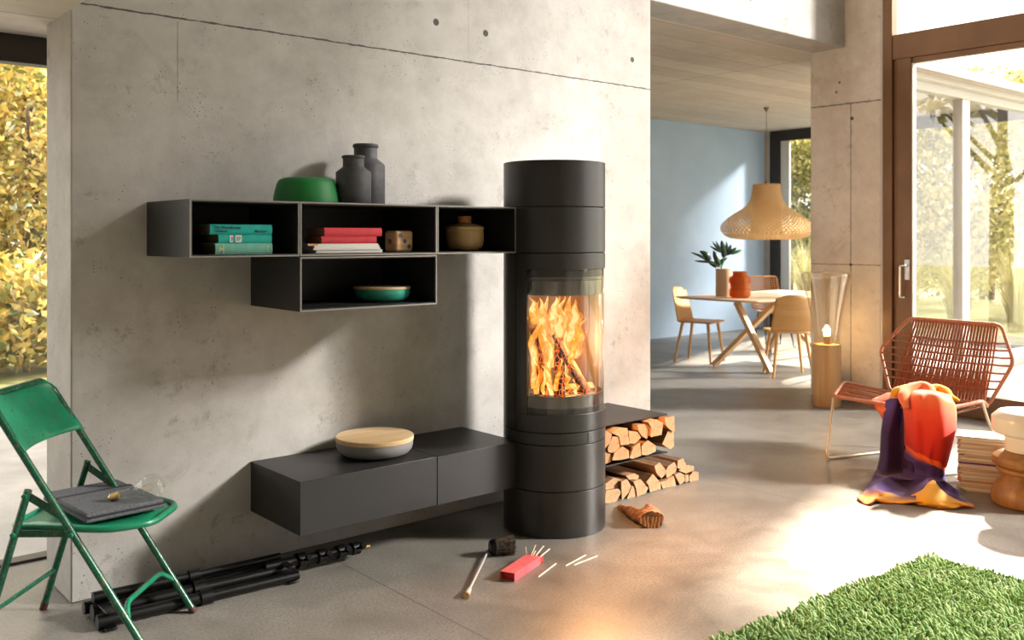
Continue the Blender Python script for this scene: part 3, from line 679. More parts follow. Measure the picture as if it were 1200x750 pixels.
b = MB(); b.tube([(1.70, 3.56, .055), (2.12, 3.535, .050)], .021, 14); b.obj('center_column', M['black'], ft)
for i, (x_, r_) in enumerate(((1.84, .032), (1.93, .030), (2.02, .029), (2.09, .027))):
    b = MB(); y_ = 3.56-.06*(x_-1.7); b.tube([(x_, y_, .052), (x_+.035, y_, .052)], r_, 14); b.obj('collar', M['black'], ft)
    b = MB(); b.tube([(x_+.018, y_-.02, .055), (x_+.022, y_-.055, .075)], .006, 8); b.tube([(x_+.022, y_-.05, .072), (x_+.024, y_-.064, .080)], .013, 10); b.obj('knob', M['knob'], ft)
b = MB(); b.tube([(2.12, 3.535, .050), (2.175, 3.53, .049)], .009, 12); b.obj('spigot', M['brass'], ft)
for x_ in (1.07, 1.775):
    b = MB(); b.box(x_-.02, x_+.02, 3.45, 3.67, .005, .012); b.box(x_-.015, x_+.015, 3.47, 3.65, .058, .066); b.obj('bracket', M['black'], ft, bevel=.002)
# ---------------------------------------------------------------- brush, matches, driftwood
M['satin'] = pm('satin_metal_handle', (.62, .58, .54), None, .42, .35)
br = thing('hearth_brush', 'fireplace brush with long metal handle and dark bristles lying on the floor', 'brush', on_z(570, 650, 0))
A_, B_, C_ = on_z(547, 697, .012), on_z(573, 644, .016), on_z(583, 640, .032)
b = MB(); b.tube(smooth_path([A_, A_.lerp(B_, .3), A_.lerp(B_, .7), B_, C_], 5), .0052, 10); b.obj('handle', M['satin'], br)
b = MB(); b.tube([A_-(B_-A_).normalized()*.004, A_+(B_-A_).normalized()*.055], [.0125, .009], 14); b.obj('grip', M['satin'], br)
b = MB(); b.tube([A_-(B_-A_).normalized()*.012, A_-(B_-A_).normalized()*.003], .0125, 14); b.obj('end_cap', M['brass'], br)
hd = on_z(588, 640, .037); dr = (on_z(602, 637, .037)-on_z(579, 639, .037)); dr.z = 0; dr.normalize()
M['bristle'] = pm('dark_bristle', (.02, .015, .012), (.16, .11, .075), .7, sc=60, stretch=(1, 1, 1))
b = MB(); b.tube([hd-dr*.055, hd-dr*.045, hd-dr*.02], [.026, .034, .035], 16); b.obj('brush_head', M['black'], br)
b = MB(); b.tube([hd-dr*.032, hd-dr*.020], .0365, 20); b.obj('ferrule_band', M['steel'], br)
b = MB(); rn = random.Random(4); sd = Vector((-dr.y, dr.x, 0))
for i in range(420):
    a = rn.uniform(0, 2*PI); q = math.sqrt(rn.random())*.032; o1 = sd*math.cos(a)*q+Vector((0, 0, math.sin(a)*q))
    p1 = hd-dr*.02+o1; p2 = hd+dr*(.052+rn.uniform(-.012, .006))+o1*1.32+Vector((rn.uniform(-.003, .003),)*3); p2.z = max(.002, p2.z)
    b.bar(p1, p2, .0022, .0022)
b.obj('bristles', M['bristle'], br, smooth=False)
# match box (open sleeve) seen from its low end
mb = thing('match_box', 'long pink-red match box with matches sticking out of its open end', 'box', on_z(610, 668, 0))
q0, q1, q2 = on_z(586, 679), on_z(603, 682), on_z(634, 661)
ex = (q1-q0).normalized(); wd_ = (q1-q0).length; ey = (q2-q1); Lm = ey.length*.98; ey = (ey-ex*ey.dot(ex)*.0).normalized(); Hm = .034; th = .0013
M['pink'] = pm('pink_red_cardboard', (.62, .10, .12), (.70, .15, .17), .6, sc=20)
M['redin'] = pm('red_cardboard_inside', (.62, .035, .02), None, .6)
def bx(b, u0, u1, v0, v1, z0, z1, mi=0):
    vs = [q0+ex*u+ey*v_+Vector((0, 0, z+.0005)) for z in (z0, z1) for v_ in (v0, v1) for u in (u0, u1)]
    b.add(vs, [(0,2,3,1),(4,5,7,6),(0,1,5,4),(2,6,7,3),(0,4,6,2),(1,3,7,5)], mi)
b = MB(); bx(b, 0, wd_, 0, Lm, 0, th); bx(b, 0, wd_, 0, Lm, Hm-th, Hm); bx(b, 0, th, 0, Lm, th, Hm-th); bx(b, wd_-th, wd_, 0, Lm, th, Hm-th); b.obj('sleeve', M['pink'], mb, smooth=False)
b = MB(); i_ = .003; bx(b, i_, wd_-i_, .02, Lm+.035, .0025, .004); bx(b, i_, i_+th, .02, Lm+.035, .004, Hm-.006); bx(b, wd_-i_-th, wd_-i_, .02, Lm+.035, .004, Hm-.006); bx(b, i_, wd_-i_, .02, .0215, .004, Hm-.006); bx(b, i_, wd_-i_, Lm+.0335, Lm+.035, .004, Hm-.006); b.obj('tray', M['redin'], mb, smooth=False)
M['match'] = pm('pale_match_wood', (.78, .70, .58), (.86, .80, .70), .7, sc=30)
M['match_head'] = pm('match_head', (.40, .06, .04), None, .7)
def match(p0, p1, lb, grp):
    t_ = thing('match', lb, 'match', p0, 0, grp); p0, p1 = Vector(p0), Vector(p1); b = MB(); b.bar(p0, p1, .0042, .0042); b.obj('match_stick', M['match'], t_, smooth=False)
    d_ = (p1-p0).normalized(); b = MB(); b.tube([p1-d_*.005, p1-d_*.003, p1+d_*.001, p1+d_*.003], [.0016, .0030, .0030, .0010], 8); b.obj('match_head', M['match_head'], t_)
GM = 'matches lying on the floor'
for (a, c, lb) in (((631, 676), (652, 660), 'single match lying nearest the match box on the floor'), ((663, 663), (687, 650), 'left match of the pair lying on the floor'), ((673, 662), (701, 651), 'right match of the pair lying on the floor')):
    match(on_z(*a, .002), on_z(*c, .002), lb, GM)
GM2 = 'matches sticking out of the match box'
for (u, v0, u1, v1, z1, lb) in ((.15, .22, -.25, .235, .060, 'leftmost match poking from the box, leaning left'), (.35, .20, .38, .25, .070, 'match standing most upright in the open box end'), (.55, .19, .78, .275, .062, 'match leaning right out of the box, second from right'),
     (.7, .17, 1.15, .285, .048, 'rightmost match, lying lowest out of the box'), (.45, .20, .50, .235, .050, 'short-looking match in the middle of the open box end')):
    p0 = q0+ex*wd_*u+ey*(Lm*.96*v0/.22)+Vector((0, 0, .012)); p1 = q0+ex*wd_*u1+ey*(v1+.02)+Vector((0, 0, z1)); p0 = p1+(p0-p1)*1.0; match(p0, p1, lb, GM2)
# driftwood
t = NT('weathered_root_bark'); v = t.coord('Object', (1, 1, 1), (0, 0, .6)); g = t.noise(t.n('Mapping', {0: v, 'Scale': (1, 5, 3)}).outputs[0], 14, 6, .7, .8)
M['root'] = t.done(t.pbr(t.ramp(g, [(.3, (.09, .035, .015)), (.5, (.30, .15, .08)), (.7, (.52, .36, .25))]), .85, 0.0, t.bump(g, .9, .012)))
t = NT('sawn_root_end'); v = t.coord('Object'); wv = t.n('TexWave', {'Vector': v, 'Scale': 22.0, 'Distortion': 6.0}, bands_direction='X').outputs[1]
M['root_cut'] = t.done(t.pbr(t.ramp(wv, [(.2, (.30, .10, .03)), (.8, (.66, .33, .13))]), .8, 0.0, t.bump(wv, .5, .004)))
dw = on_z(762, 618, 0); b = MB()
def blob_tube(b, pts, rs, seed, n=18, amp=.22, mi=0, flat=1.0, k=6):
    P_ = smooth_path(pts, k); m_ = len(P_); rr = [];
    for i in range(m_):
        f = i/(m_-1)*(len(rs)-1); j = min(int(f), len(rs)-2); rr.append(rs[j]+(rs[j+1]-rs[j])*(f-j))
    vs0 = len(b.v); b.tube(P_, rr, n, mi=mi, flat=flat)
    for i in range(vs0, len(b.v)):
        ring_ = (i-vs0)//n; c = P_[min(ring_, m_-1)]; p = Vector(b.v[i]); d = p-c; q = 1+amp*mnoise.noise(p*22+Vector((seed, 0, 0)))+amp*.5*mnoise.noise(p*60)
        p = c+d*q; p.z = max(0.0, p.z); b.v[i] = tuple(p)
cutc = at_d(765, 611, 4.48); cutc = on_z(764, 619, 0)+Vector((0, 0, .038)); back = (on_z(757, 606, 0)-on_z(764, 619, 0)); back.z = 0; back.normalize()
blob_tube(b, [cutc, cutc+back*.05+Vector((0, 0, .008)), cutc+back*.10+Vector((0, 0, .012))], [.054, .054, .036], 1, amp=.2, flat=.8)
k0 = cutc+back*.05
blob_tube(b, [k0+Vector((0, 0, .0)), at_d(748, 605, 4.62), at_d(738, 600, 4.74), at_d(727, 596, 4.86)], [.044, .036, .030, .021], 3, amp=.35)
blob_tube(b, [k0, at_d(761, 598, 4.58), at_d(760, 590.5, 4.58)], [.036, .026, .012], 5, amp=.35)
blob_tube(b, [k0+Vector((.0, 0, -.01)), at_d(742, 604, 4.70), at_d(731, 601, 4.80)], [.034, .028, .018], 8, amp=.3)
root = b.obj('root_wood', [M['root']], ang=70); zlow = min(v.co.z for v in root.data.vertices); local_mesh(root, dw); tag(root, 'knotted brown piece of root wood lying on the floor right of the stove', 'wood piece')
b = MB(); pts = []; sd = Vector((-back.y, back.x, 0)); n_ = 22
for i in range(n_):
    a = 2*PI*i/n_; q = 1+.10*math.sin(3*a+1); p = cutc-back*.003+sd*math.cos(a)*.060*q+Vector((0, 0, math.sin(a)*.042*q)); p.z = max(0.001, p.z); pts.append(p)
b.add(pts+[p+back*.02 for p in pts], [tuple(range(n_))]+[(i, n_+i, n_+(i+1) % n_, (i+1) % n_) for i in range(n_)]); o = b.obj('sawn_end', M['root_cut'], root, smooth=False)
# ---------------------------------------------------------------- green folding chair
t = NT('chipped_green_paint'); v = t.coord(); wr = t.noise(v, 38, 5, .75); wr2 = t.noise(v, 120, 3, .7)
chip = t.m('MAXIMUM', t.m('GREATER_THAN', wr, .62), t.m('GREATER_THAN', wr2, .64))
base = t.ramp(t.noise(v, 7, 4), [(.3, (.004, .15, .075)), (.7, (.008, .28, .145))])
col = t.mix(t.m('MULTIPLY', chip, .85), base, (.12, .05, .025))
M['gpaint'] = t.done(t.pbr(col, t.m('ADD', .30, t.m('MULTIPLY', chip, .4)), 0.0, t.bump(t.m('SUBTRACT', wr2, chip), .15, .001)))
t = NT('worn_dark_green_tube'); v = t.coord(); wr = t.noise(v, 30, 5, .75); wr2 = t.noise(v, 90, 4, .75)
chip = t.m('MAXIMUM', t.m('GREATER_THAN', wr, .60), t.m('GREATER_THAN', wr2, .60))
M['gtube'] = t.done(t.pbr(t.mix(t.m('MULTIPLY', chip, .8), t.ramp(wr, [(.3, (.002, .055, .028)), (.7, (.004, .13, .065))]), (.10, .055, .03)), t.m('ADD', .26, t.m('MULTIPLY', chip, .35)), 0.0))
M['rubber'] = pm('worn_foot', (.07, .02, .015), None, .7)
ch = thing('folding_chair', 'green painted metal folding chair with chipped paint at the left', 'chair', (1.026, 3.475, 0), R(-42.2))
def obj_l(b, name, mat, parent=ch, **kw): return b.obj(name, mat, parent, local=True, **kw)
TA = lambda s_, f: Vector((.275+(-.291-.275)*f, s_*.192, .88*f))
rt = .0125
b = MB(); loop = [TA(-1, .012), TA(-1, .5), TA(-1, .93)] + [TA(-1, .985)+Vector((-.004, .035, .0)), TA(1, .985)+Vector((-.004, -.035, 0))] + [TA(1, .93), TA(1, .5), TA(1, .012)]
b.tube(round_path(loop, .05), rt, 14); obj_l(b, 'back_tube_frame', M['gtube'])
# backrest sheet wraps the frame between the tubes
b = MB(); rows = []
for j in range(13):
    f = .775+(.985-.775)*j/12; row = []
    for i in range(25):
        s_ = -1+2*i/24; ww = .198 if f < .93 else .198-.045*((f-.93)/.055)**2
        p = TA(0, f); p.y = s_*ww; p.x += -.035*(1-s_*s_)+.012-.004*math.sin(f*30); p.z += 0; row.append(p)
    rows.append(row)
b.sheet(rows); obj_l(b, 'backrest', M['gpaint'], solid=.004)
LB = lambda s_, f: Vector((-.304+.170*f, s_*.203, .558*f))
for s_ in (-1, 1):
    b = MB(); b.tube([LB(s_, .012), LB(s_, 1)], .0125, 14); l_ = obj_l(b, 'rear_leg', M['gtube'])
    b = MB(); b.tube([LB(s_, 0), LB(s_, .05)], .0140, 12); o = b.obj('foot_cap', M['rubber'], l_, local=True)
    b = MB(); b.tube([TA(s_, 0), TA(s_, .02)], .0140, 12); obj_l(b, 'foot_cap', M['rubber'])
    b = MB(); q = LB(s_, .97); r_ = TA(s_, .50); r_.z = .47; r_.x = .275-.566*(.47/.88)
    b.bar(q, r_, .006, .026); obj_l(b, 'hinge_bracket', M['gtube'], bevel=.002)
    b = MB(); p = LB(s_, .74); q = Vector((-.02, s_*.192, .412)); p.x += .0; b.bar(p, q, .006, .024); obj_l(b, 'seat_bracket', M['gtube'], bevel=.002)
    b = MB()
    for p in (LB(s_, .97), LB(s_, .74), TA(s_, .466)): b.tube([p+Vector((0, s_*.010, 0)), p+Vector((0, s_*.020, 0))], .008, 10)
    obj_l(b, 'rivets', M['gpaint'])
b = MB(); b.tube([LB(-1, .27), LB(1, .27)], .009, 12); obj_l(b, 'rear_stretcher', M['gtube'])
b = MB(); e0, e1 = TA(-1, .135), TA(1, .135); up = (TA(0, 1)-TA(0, 0)).normalized()*.055
b.tube(round_path([e0, e0+up+Vector((0, .05, 0)), e1+up+Vector((0, -.05, 0)), e1], .05), .009, 12); obj_l(b, 'front_stretcher', M['gpaint'])
out = [(-.215, -.165), (.13, -.186), (.245, -.105), (.245, .105), (.13, .186), (-.215, .165)]
so_ = smooth_path([(x, y, .425) for x, y in round_path([(x, y, 0) for x, y in out], .05, 6, True) for (x, y) in [(x, y)]], 1, True) if False else [Vector((p.x, p.y, .425)) for p in round_path([(x, y, 0) for x, y in out], .05, 6, True)]
b = MB(); b.tube(so_, .0125, 12, closed=True); obj_l(b, 'seat_rim', M['gpaint'])
b = MB(); n_ = len(so_); cc = Vector((.02, 0, .423)); inner = [cc+(p-cc)*.6+Vector((0, 0, -.004)) for p in so_]; rim_ = [p+Vector((0, 0, .004)) for p in so_]
b.add(rim_+inner+[cc+Vector((0, 0, -.005))], [(i, (i+1) % n_, n_+(i+1) % n_, n_+i) for i in range(n_)]+[(n_+i, n_+(i+1) % n_, 2*n_) for i in range(n_)]); obj_l(b, 'seat', M['gpaint'], solid=.003)
# felt sleeve and light bulb on the seat
M['felt'] = pm('grey_felt', (.075, .08, .09), (.125, .13, .145), .95, sc=130, bump=.6, bsc=300, bd=.002)
M['band_fold_shade'] = pm('dark_band_and_fold_shade', (.012, .012, .018), None, .8)  # for the band, and for shade painted into the fold
sl = thing('felt_sleeve', 'folded grey felt sleeve with a dark band on the green chair seat', 'sleeve', (1.062, 3.528, .4385), R(5))
def felt(x0, x1, y0, y1, z0, z1, name, parent=sl, bev=.009):
    b = MB(); N = 10; 
    b.box(x0, x1, y0, y1, z0, z1); return b.obj(name, M['felt'], parent, local=True, bevel=bev, seg=3)
felt(-.138, .138, -.205, .195, .0, .017, 'lower_layer', bev=.007)
felt(-.138, .132, -.205, .060, .0165, .034, 'upper_flap', bev=.008); felt(-.132, .132, .078, .195, .0165, .030, 'back_flap', bev=.006)
b = MB(); b.box(-.139, .134, .058, .082, .016, .0325); b.obj('band', M['band_fold_shade'], sl, local=True, bevel=.002)
b = MB(); b.box(-.128, .134, -.2065, -.190, .014, .020); b.obj('fold_shadow_strip', M['band_fold_shade'], sl, local=True, bevel=.002)  # dark strip painted in as the shade along the fold
g0 = at_d(177.5, 574, 3.31); b0 = at_d(125, 584.5, 3.29); ax = (b0-g0).normalized(); g0.z = .4385+.034+.0455
M['bulb_glass'] = glass('bulb_glass', (.97, .98, .96), 1.6)
lb_ = thing('light_bulb', 'large clear globe light bulb with brass screw base on the felt sleeve', 'light bulb', g0)
def axis_lathe(prof, c, axv, n=32):
    axv = Vector(axv).normalized(); u = axv.orthogonal().normalized(); w_ = axv.cross(u); b = MB(); b.lathe(prof, n, (0, 0, 0)); c = Vector(c)
    b.v = [tuple(c+u*x+w_*y+axv*z) for x, y, z in b.v]; return b
rg = .0455; prof = [(.0005, -rg)]+[(rg*math.sin(PI*i/16), -rg*math.cos(PI*i/16)) for i in range(1, 13)]+[(.024, .046), (.017, .062), (.0145, .085), (.0140, .115)]
axv = Vector((b0.x-g0.x, b0.y-g0.y, 0)).normalized(); axv.z = -.24; axv.normalize()
axis_lathe(prof, g0, axv).obj('bulb', M['bulb_glass'], lb_)
b = axis_lathe([(.0005, .149), (.006, .148), (.008, .144)]+[(.0132+(.0012 if i % 2 else -.0006), .142-.0028*i) for i in range(10)]+[(.0145, .113), (.0005, .113)], g0, axv); b.obj('screw_base', M['brass'], lb_)
b = axis_lathe([(.0005, .085), (.004, .08), (.003, .03), (.0005, .028)], g0, axv); b.obj('stem', M['bulb_glass'], lb_)
b = MB(); u = axv.orthogonal().normalized(); w_ = axv.cross(u); pts = [g0+axv*(.03-.035*(i % 2))+(u*math.cos(i*PI/4)+w_*math.sin(i*PI/4))*.012 for i in range(9)]; b.tube(pts, .0006, 5); b.obj('filament', M['brass'], lb_)
# ---------------------------------------------------------------- shag rug
t = NT('green_wool_pile'); ob = t.n('Attribute', attribute_name='tint').outputs[2]
M['pile'] = t.done(t.pbr(t.ramp(ob, [(0.0, (.12, .24, .06)), (.55, (.23, .39, .13)), (1.0, (.38, .54, .24))]), .9, 0.0, None, Sheen_Weight=.3))
import numpy as np
rug = thing('shag_rug', 'thick green shag rug with chunky loops in the foreground', 'rug', (4.0, 1.93, 0), R(-3.0))
b = MB(); b.box(-2.35, -.02, -1.62, -.02, 0.0, .008); b.obj('backing', pm('rug_backing', (.03, .09, .02), None, .9), rug, local=True)
rn = np.random.RandomState(5); sp = .0140
gx, gy = np.meshgrid(np.arange(-2.35, 0, sp), np.arange(-1.62, 0, sp)); gx = gx.ravel()+rn.uniform(-.005, .005, gx.size); gy = gy.ravel()+rn.uniform(-.005, .005, gy.size)
a_ = R(-3.0); wx = 4.0+gx*math.cos(a_)-gy*math.sin(a_); wy = 1.93+gx*math.sin(a_)+gy*math.cos(a_)
dd_ = wx*ST+wy*CT; ll_ = wx*CT-wy*ST; keep = (HZ+1.4*FPX/dd_ < 800) & (600+FPX*ll_/dd_ < 1290) & (rn.rand(gx.size) > .06); gx, gy = gx[keep], gy[keep]; N = gx.size
K = 6; L = rn.uniform(.026, .042, N); ang = rn.uniform(0, 2*PI, N); tilt = rn.uniform(.1, 1.0, N)
cl = np.array([mnoise.noise(Vector((x*9, y*9, 0))) for x, y in zip(gx, gy)]); ang = ang*.35+cl*5.0+2; 
edge = np.maximum(np.exp(gx/.02*-1*-1), np.exp(gy/.02)); 
rad = rn.uniform(.0048, .0066, N); rings = [(0, 1.0), (.45, 1.0), (.85, 1.0), (1.0, .62)]
V = np.zeros((N, len(rings)*K+1, 3)); 
for j, (f, rr) in enumerate(rings):
    bend = tilt*f*f; cxp = gx+np.cos(ang)*L*bend*.8; cyp = gy+np.sin(ang)*L*bend*.8; cz = .006+L*f*(1-.25*tilt*f)
    for k in range(K):
        a = 2*PI*k/K; V[:, j*K+k, 0] = cxp+np.cos(a)*rad*rr; V[:, j*K+k, 1] = cyp+np.sin(a)*rad*rr; V[:, j*K+k, 2] = cz+(.001 if j == 3 else 0)
V[:, -1, 0] = cxp; V[:, -1, 1] = cyp; V[:, -1, 2] = cz+.0026
fq = []
for j in range(len(rings)-1):
    for k in range(K): fq.append((j*K+k, j*K+(k+1) % K, (j+1)*K+(k+1) % K, (j+1)*K+k))
ft_ = [((len(rings)-1)*K+k, (len(rings)-1)*K+(k+1) % K, len(rings)*K) for k in range(K)]
nv = V.shape[1]; me = bpy.data.meshes.new('pile'); me.vertices.add(N*nv); me.vertices.foreach_set('co', V.ravel())
off = (np.arange(N)*nv)[:, None, None]; Q = (np.array(fq)[None]+off).reshape(-1, 4); T3 = (np.array(ft_)[None]+off).reshape(-1, 3)
me.loops.add(Q.size+T3.size); me.loops.foreach_set('vertex_index', np.concatenate([Q.ravel(), T3.ravel()]).astype(np.int32))
me.polygons.add(len(Q)+len(T3)); st_ = np.concatenate([np.arange(len(Q))*4, Q.size+np.arange(len(T3))*3]).astype(np.int32); me.polygons.foreach_set('loop_start', st_)
me.polygons.foreach_set('use_smooth', np.ones(len(Q)+len(T3), bool)); at_ = me.attributes.new('tint', 'FLOAT', 'POINT'); at_.data.foreach_set('value', np.repeat(np.clip(rn.normal(.5, .2, N), 0, 1), nv).astype(np.float32))
me.update(calc_edges=True); me.validate(); me.materials.append(M['pile']); o = bpy.data.objects.new('pile', me); COL.objects.link(o); o.parent = rug; o['kind'] = 'stuff'
# ---------------------------------------------------------------- rope lounge chair
LC = thing('rope_lounge_chair', 'terracotta rope lounge chair with hexagonal back and sled legs', 'chair', (6.068, 2.88, 0), R(177.02))
M['rope'] = pm('terracotta_rope', (.27, .085, .032), (.38, .125, .05), .6, sc=60, bump=.3, bsc=300, bd=.002)
M['rope_frame'] = pm('terracotta_wrapped_frame', (.42, .16, .085), (.52, .22, .13), .5, sc=60, bump=.3, bsc=300, bd=.002)
M['leg_metal'] = pm('champagne_metal', (.62, .54, .38), None, .35, .5)
def LP(w_, l_, z_): return Vector((l_, -w_, z_))
B0L, B0R, B1L, B1R, B2L, B2R = LP(.329, 0, .34), LP(-.329, 0, .34), LP(.451, -.077, .619), LP(-.451, -.077, .619), LP(.311, -.212, .836), LP(-.311, -.212, .836)
b = MB(); b.tube(round_path([B0L, B1L, B2L, B2R, B1R, B0R], .05, 6, True), .0115, 12, closed=True); b.obj('back_frame', M['rope_frame'], LC, local=True)
A_, Bf, C_, Df = LP(.46, .338, .427), LP(.334, .646, .379), LP(-.46, .338, .427), LP(-.334, .646, .379)
b = MB(); b.tube(round_path([B0L, A_, Bf, Df, C_, B0R], .05, 6, True), .0115, 12, closed=True); b.obj('seat_frame', M['rope_frame'], LC, local=True)
def lerp(a, c, f): return Vector(a).lerp(Vector(c), f)
def edge_pt(pl, f):
    ls = [(pl[i+1]-pl[i]).length for i in range(len(pl)-1)]; s_ = f*sum(ls)
    for i, l in enumerate(ls):
        if s_ <= l or i == len(ls)-1: return pl[i].lerp(pl[i+1], min(1, s_/l))
        s_ -= l
bn = Vector((.010, 0, .004))
b = MB()
NV = 28
for i in range(NV):
    f = (i+.5)/NV; tp = lerp(B2L, B2R, .04+.92*f); bt = lerp(B0L, B0R, .02+.96*f)
    b.tube([tp, tp+Vector((.012, 0, -.03)), lerp(tp, bt, .5)+Vector((.016 if i % 2 else .008, 0, 0)), bt+Vector((.006, 0, .02)), bt], .0066, 6)
    b.tube([tp, tp+Vector((-.012, .006, -.03)), lerp(tp, bt, .5)+Vector((-.014, .008, 0)), bt+Vector((-.010, 0, .02)), bt], .0062, 6)
b.obj('back_ropes', M['rope'], LC, local=True)['kind'] = 'stuff'
b = MB()
for i in range(7):
    f = (i+.9)/8; a, c = edge_pt([B2L, B1L, B0L], .16+.74*f), edge_pt([B2R, B1R, B0R], .16+.74*f)
    n_ = 14; b.tube([lerp(a, c, k/n_)+Vector(((.020 if k % 2 else .002) if 0 < k < n_ else 0, 0, -.012*math.sin(PI*k/n_))) for k in range(n_+1)], .0064, 6)
b.obj('cross_ropes', M['rope'], LC, local=True)['kind'] = 'stuff'
b = MB()
for i in range(24):
    f = (i+.5)/24; a = edge_pt([B0L, A_, Bf], f); c = edge_pt([B0R, C_, Df], min(1, max(0, f+.10*math.sin(i*2.4)))); b.tube([a, lerp(a, c, .5)+Vector((0, 0, -.035)), c], .0052, 6)
for i in range(16):
    f = (i+.5)/16; a = lerp(B0L, B0R, f); c = lerp(Bf, Df, min(1, max(0, f+.12*math.sin(i*1.9)))); b.tube([a, lerp(a, c, .5)+Vector((0, 0, -.028)), c], .0052, 6)
b.obj('seat_ropes', M['rope'], LC, local=True)['kind'] = 'stuff'
FL_, FR_ = LP(.296, .78, .010), LP(-.296, .78, .010)
b = MB(); b.tube(round_path([Bf+Vector((0, 0, -.01)), FL_, LP(.150, .22, .010), LP(.09, .02, .010), LP(.25, .01, .25), B0L], .04), .0085, 10); b.obj('leg', M['leg_metal'], LC, local=True)
b = MB(); b.tube(round_path([Df+Vector((0, 0, -.01)), FR_+Vector((-.05, 0, 0)), LP(-.50, .16, .010), C_+Vector((0, 0, -.006))], .04), .0085, 10); b.obj('leg', M['leg_metal'], LC, local=True)
# ---------------------------------------------------------------- blanket
t = NT('dyed_wool_blanket'); ca = t.n('Attribute', attribute_name='dye').outputs[0]; v = t.coord()
M['blanket'] = t.done(t.pbr(ca, .85, 0.0, t.bump(t.noise(v, 260, 2), .3, .001), Sheen_Weight=.25, Sheen_Roughness=.4))
YE, OR, PE, CO, RE, DR, ST_, PU, DP, HE = (.80, .40, .02), (.85, .24, .03), (.82, .20, .075), (.76, .075, .025), (.72, .035, .012), (.52, .012, .008), (.85, .13, .01), (.075, .035, .20), (.035, .012, .085), (.60, .07, .03)
bv = []; bf = []; bc = []
def cloth(rows, cols, k=5, fold=.0, seed=0):
    """rows of control points, one colour per row (or list of colours per point)"""
    R_ = [smooth_path(r, k) for r in rows]; n = len(R_[0]); P2 = [smooth_path([R_[j][i] for j in range(len(rows))], k) for i in range(n)]
    m = len(P2[0]); base_ = len(bv)
    for j in range(m):
        fj = j/k; j0 = min(int(fj), len(rows)-1); j1 = min(j0+1, len(rows)-1); tt = fj-j0
        for i in range(n):
            p = P2[i][j]; fi = i/k; i0 = min(int(fi), len(rows[0])-1); i1 = min(i0+1, len(rows[0])-1); ti = fi-i0
            def cget(a, c): q = cols[a]; return Vector(q[c] if isinstance(q, list) else q)
            c = cget(j0, i0).lerp(cget(j0, i1), ti).lerp(cget(j1, i0).lerp(cget(j1, i1), ti), tt)
            q = p+Vector((ST, CT, 0))*(-fold*mnoise.noise(Vector((fi*1.3+seed, fj*.35, seed)))); q.z = max(.004, q.z+fold*.4*mnoise.noise(Vector((fi*1.1, fj*1.2, seed+4)))); bv.append(q); bc.append(c)
    for j in range(m-1):
        for i in range(n-1): bf.append((base_+j*n+i, base_+j*n+i+1, base_+(j+1)*n+i+1, base_+(j+1)*n+i))
def D(*pts): return [at_d(*p) for p in pts]
# purple back layer hanging at the left
cloth([D((1038, 470, 5.70), (1048, 466, 5.62), (1058, 465, 5.60), (1072, 466, 5.55)), D((1035, 482, 5.69), (1047, 478, 5.59), (1056, 480, 5.63), (1070, 482, 5.50)),
       D((1032, 505, 5.67), (1043, 506, 5.56), (1055, 507, 5.62), (1068, 508, 5.48)), D((1031, 535, 5.66), (1043, 536, 5.54), (1056, 538, 5.60), (1070, 540, 5.46)),
       D((1027, 554, 5.60), (1040, 557, 5.48), (1056, 560, 5.52), (1072, 562, 5.42)), D((1022, 565, 5.42), (1038, 567, 5.30), (1056, 569, 5.32), (1074, 572, 5.24))],
      [PU, PU, DP, DP, DP, PU], fold=.03, seed=2)
# salmon corner flap on the seat
cloth([D((1022, 468, 5.86), (1034, 463, 5.85), (1046, 460, 5.80), (1060, 460, 5.75)), D((1024, 473, 5.76), (1036, 470, 5.74), (1048, 468, 5.68), (1060, 468, 5.62)),
       D((1028, 480, 5.74), (1034, 482, 5.69), (1042, 476, 5.64), (1052, 474, 5.60)), D((1034, 490, 5.73), (1036, 488, 5.70), (1040, 482, 5.65), (1048, 478, 5.60))], [PE, CO, PE, CO], fold=.015, seed=5)
# yellow and red front layer
cloth([D((1047, 462, 5.95), (1062, 458, 5.92), (1082, 456, 5.90), (1100, 458, 5.86), (1116, 466, 5.80)),
       D((1050, 456, 5.80), (1064, 452, 5.76), (1082, 453, 5.72), (1102, 458, 5.66), (1116, 464, 5.62)),
       D((1056, 464, 5.62), (1068, 460, 5.50), (1084, 462, 5.42), (1103, 465, 5.37), (1118, 470, 5.42)),
       D((1059, 482, 5.55), (1071, 480, 5.40), (1086, 482, 5.35), (1105, 481, 5.32), (1120, 480, 5.41)),
       D((1061, 502, 5.55), (1073, 505, 5.40), (1088, 507, 5.35), (1105, 506, 5.31), (1118, 505, 5.40)),
       D((1061, 519, 5.55), (1073, 527, 5.42), (1086, 533, 5.36), (1098, 538, 5.33), (1110, 543, 5.38)),
       D((1061, 522, 5.55), (1073, 530, 5.42), (1086, 536, 5.36), (1098, 541, 5.33), (1109, 547, 5.38)),
       D((1061, 526, 5.55), (1073, 534, 5.42), (1086, 540, 5.36), (1098, 545, 5.33), (1109, 551, 5.38)),
       D((1060, 530, 5.56), (1072, 538, 5.43), (1086, 544, 5.37), (1098, 549, 5.34), (1108, 555, 5.38)),
       D((1059, 548, 5.58), (1071, 554, 5.46), (1085, 558, 5.40), (1097, 561, 5.36), (1107, 565, 5.38)),
       D((1058, 566, 5.36), (1070, 570, 5.28), (1085, 572, 5.24), (1098, 573, 5.22), (1110, 576, 5.20))],
      [[YE, YE, OR, YE, YE], [YE, OR, PE, OR, YE], [PE, PE, PE, PE, OR], [CO, CO, CO, CO, PE], [RE, RE, RE, RE, RE], [DR, DR, DR, DR, DR], [ST_]*5, [ST_]*5, [PU]*5, [PU]*5, [DP]*5], k=6, fold=.036, seed=8)
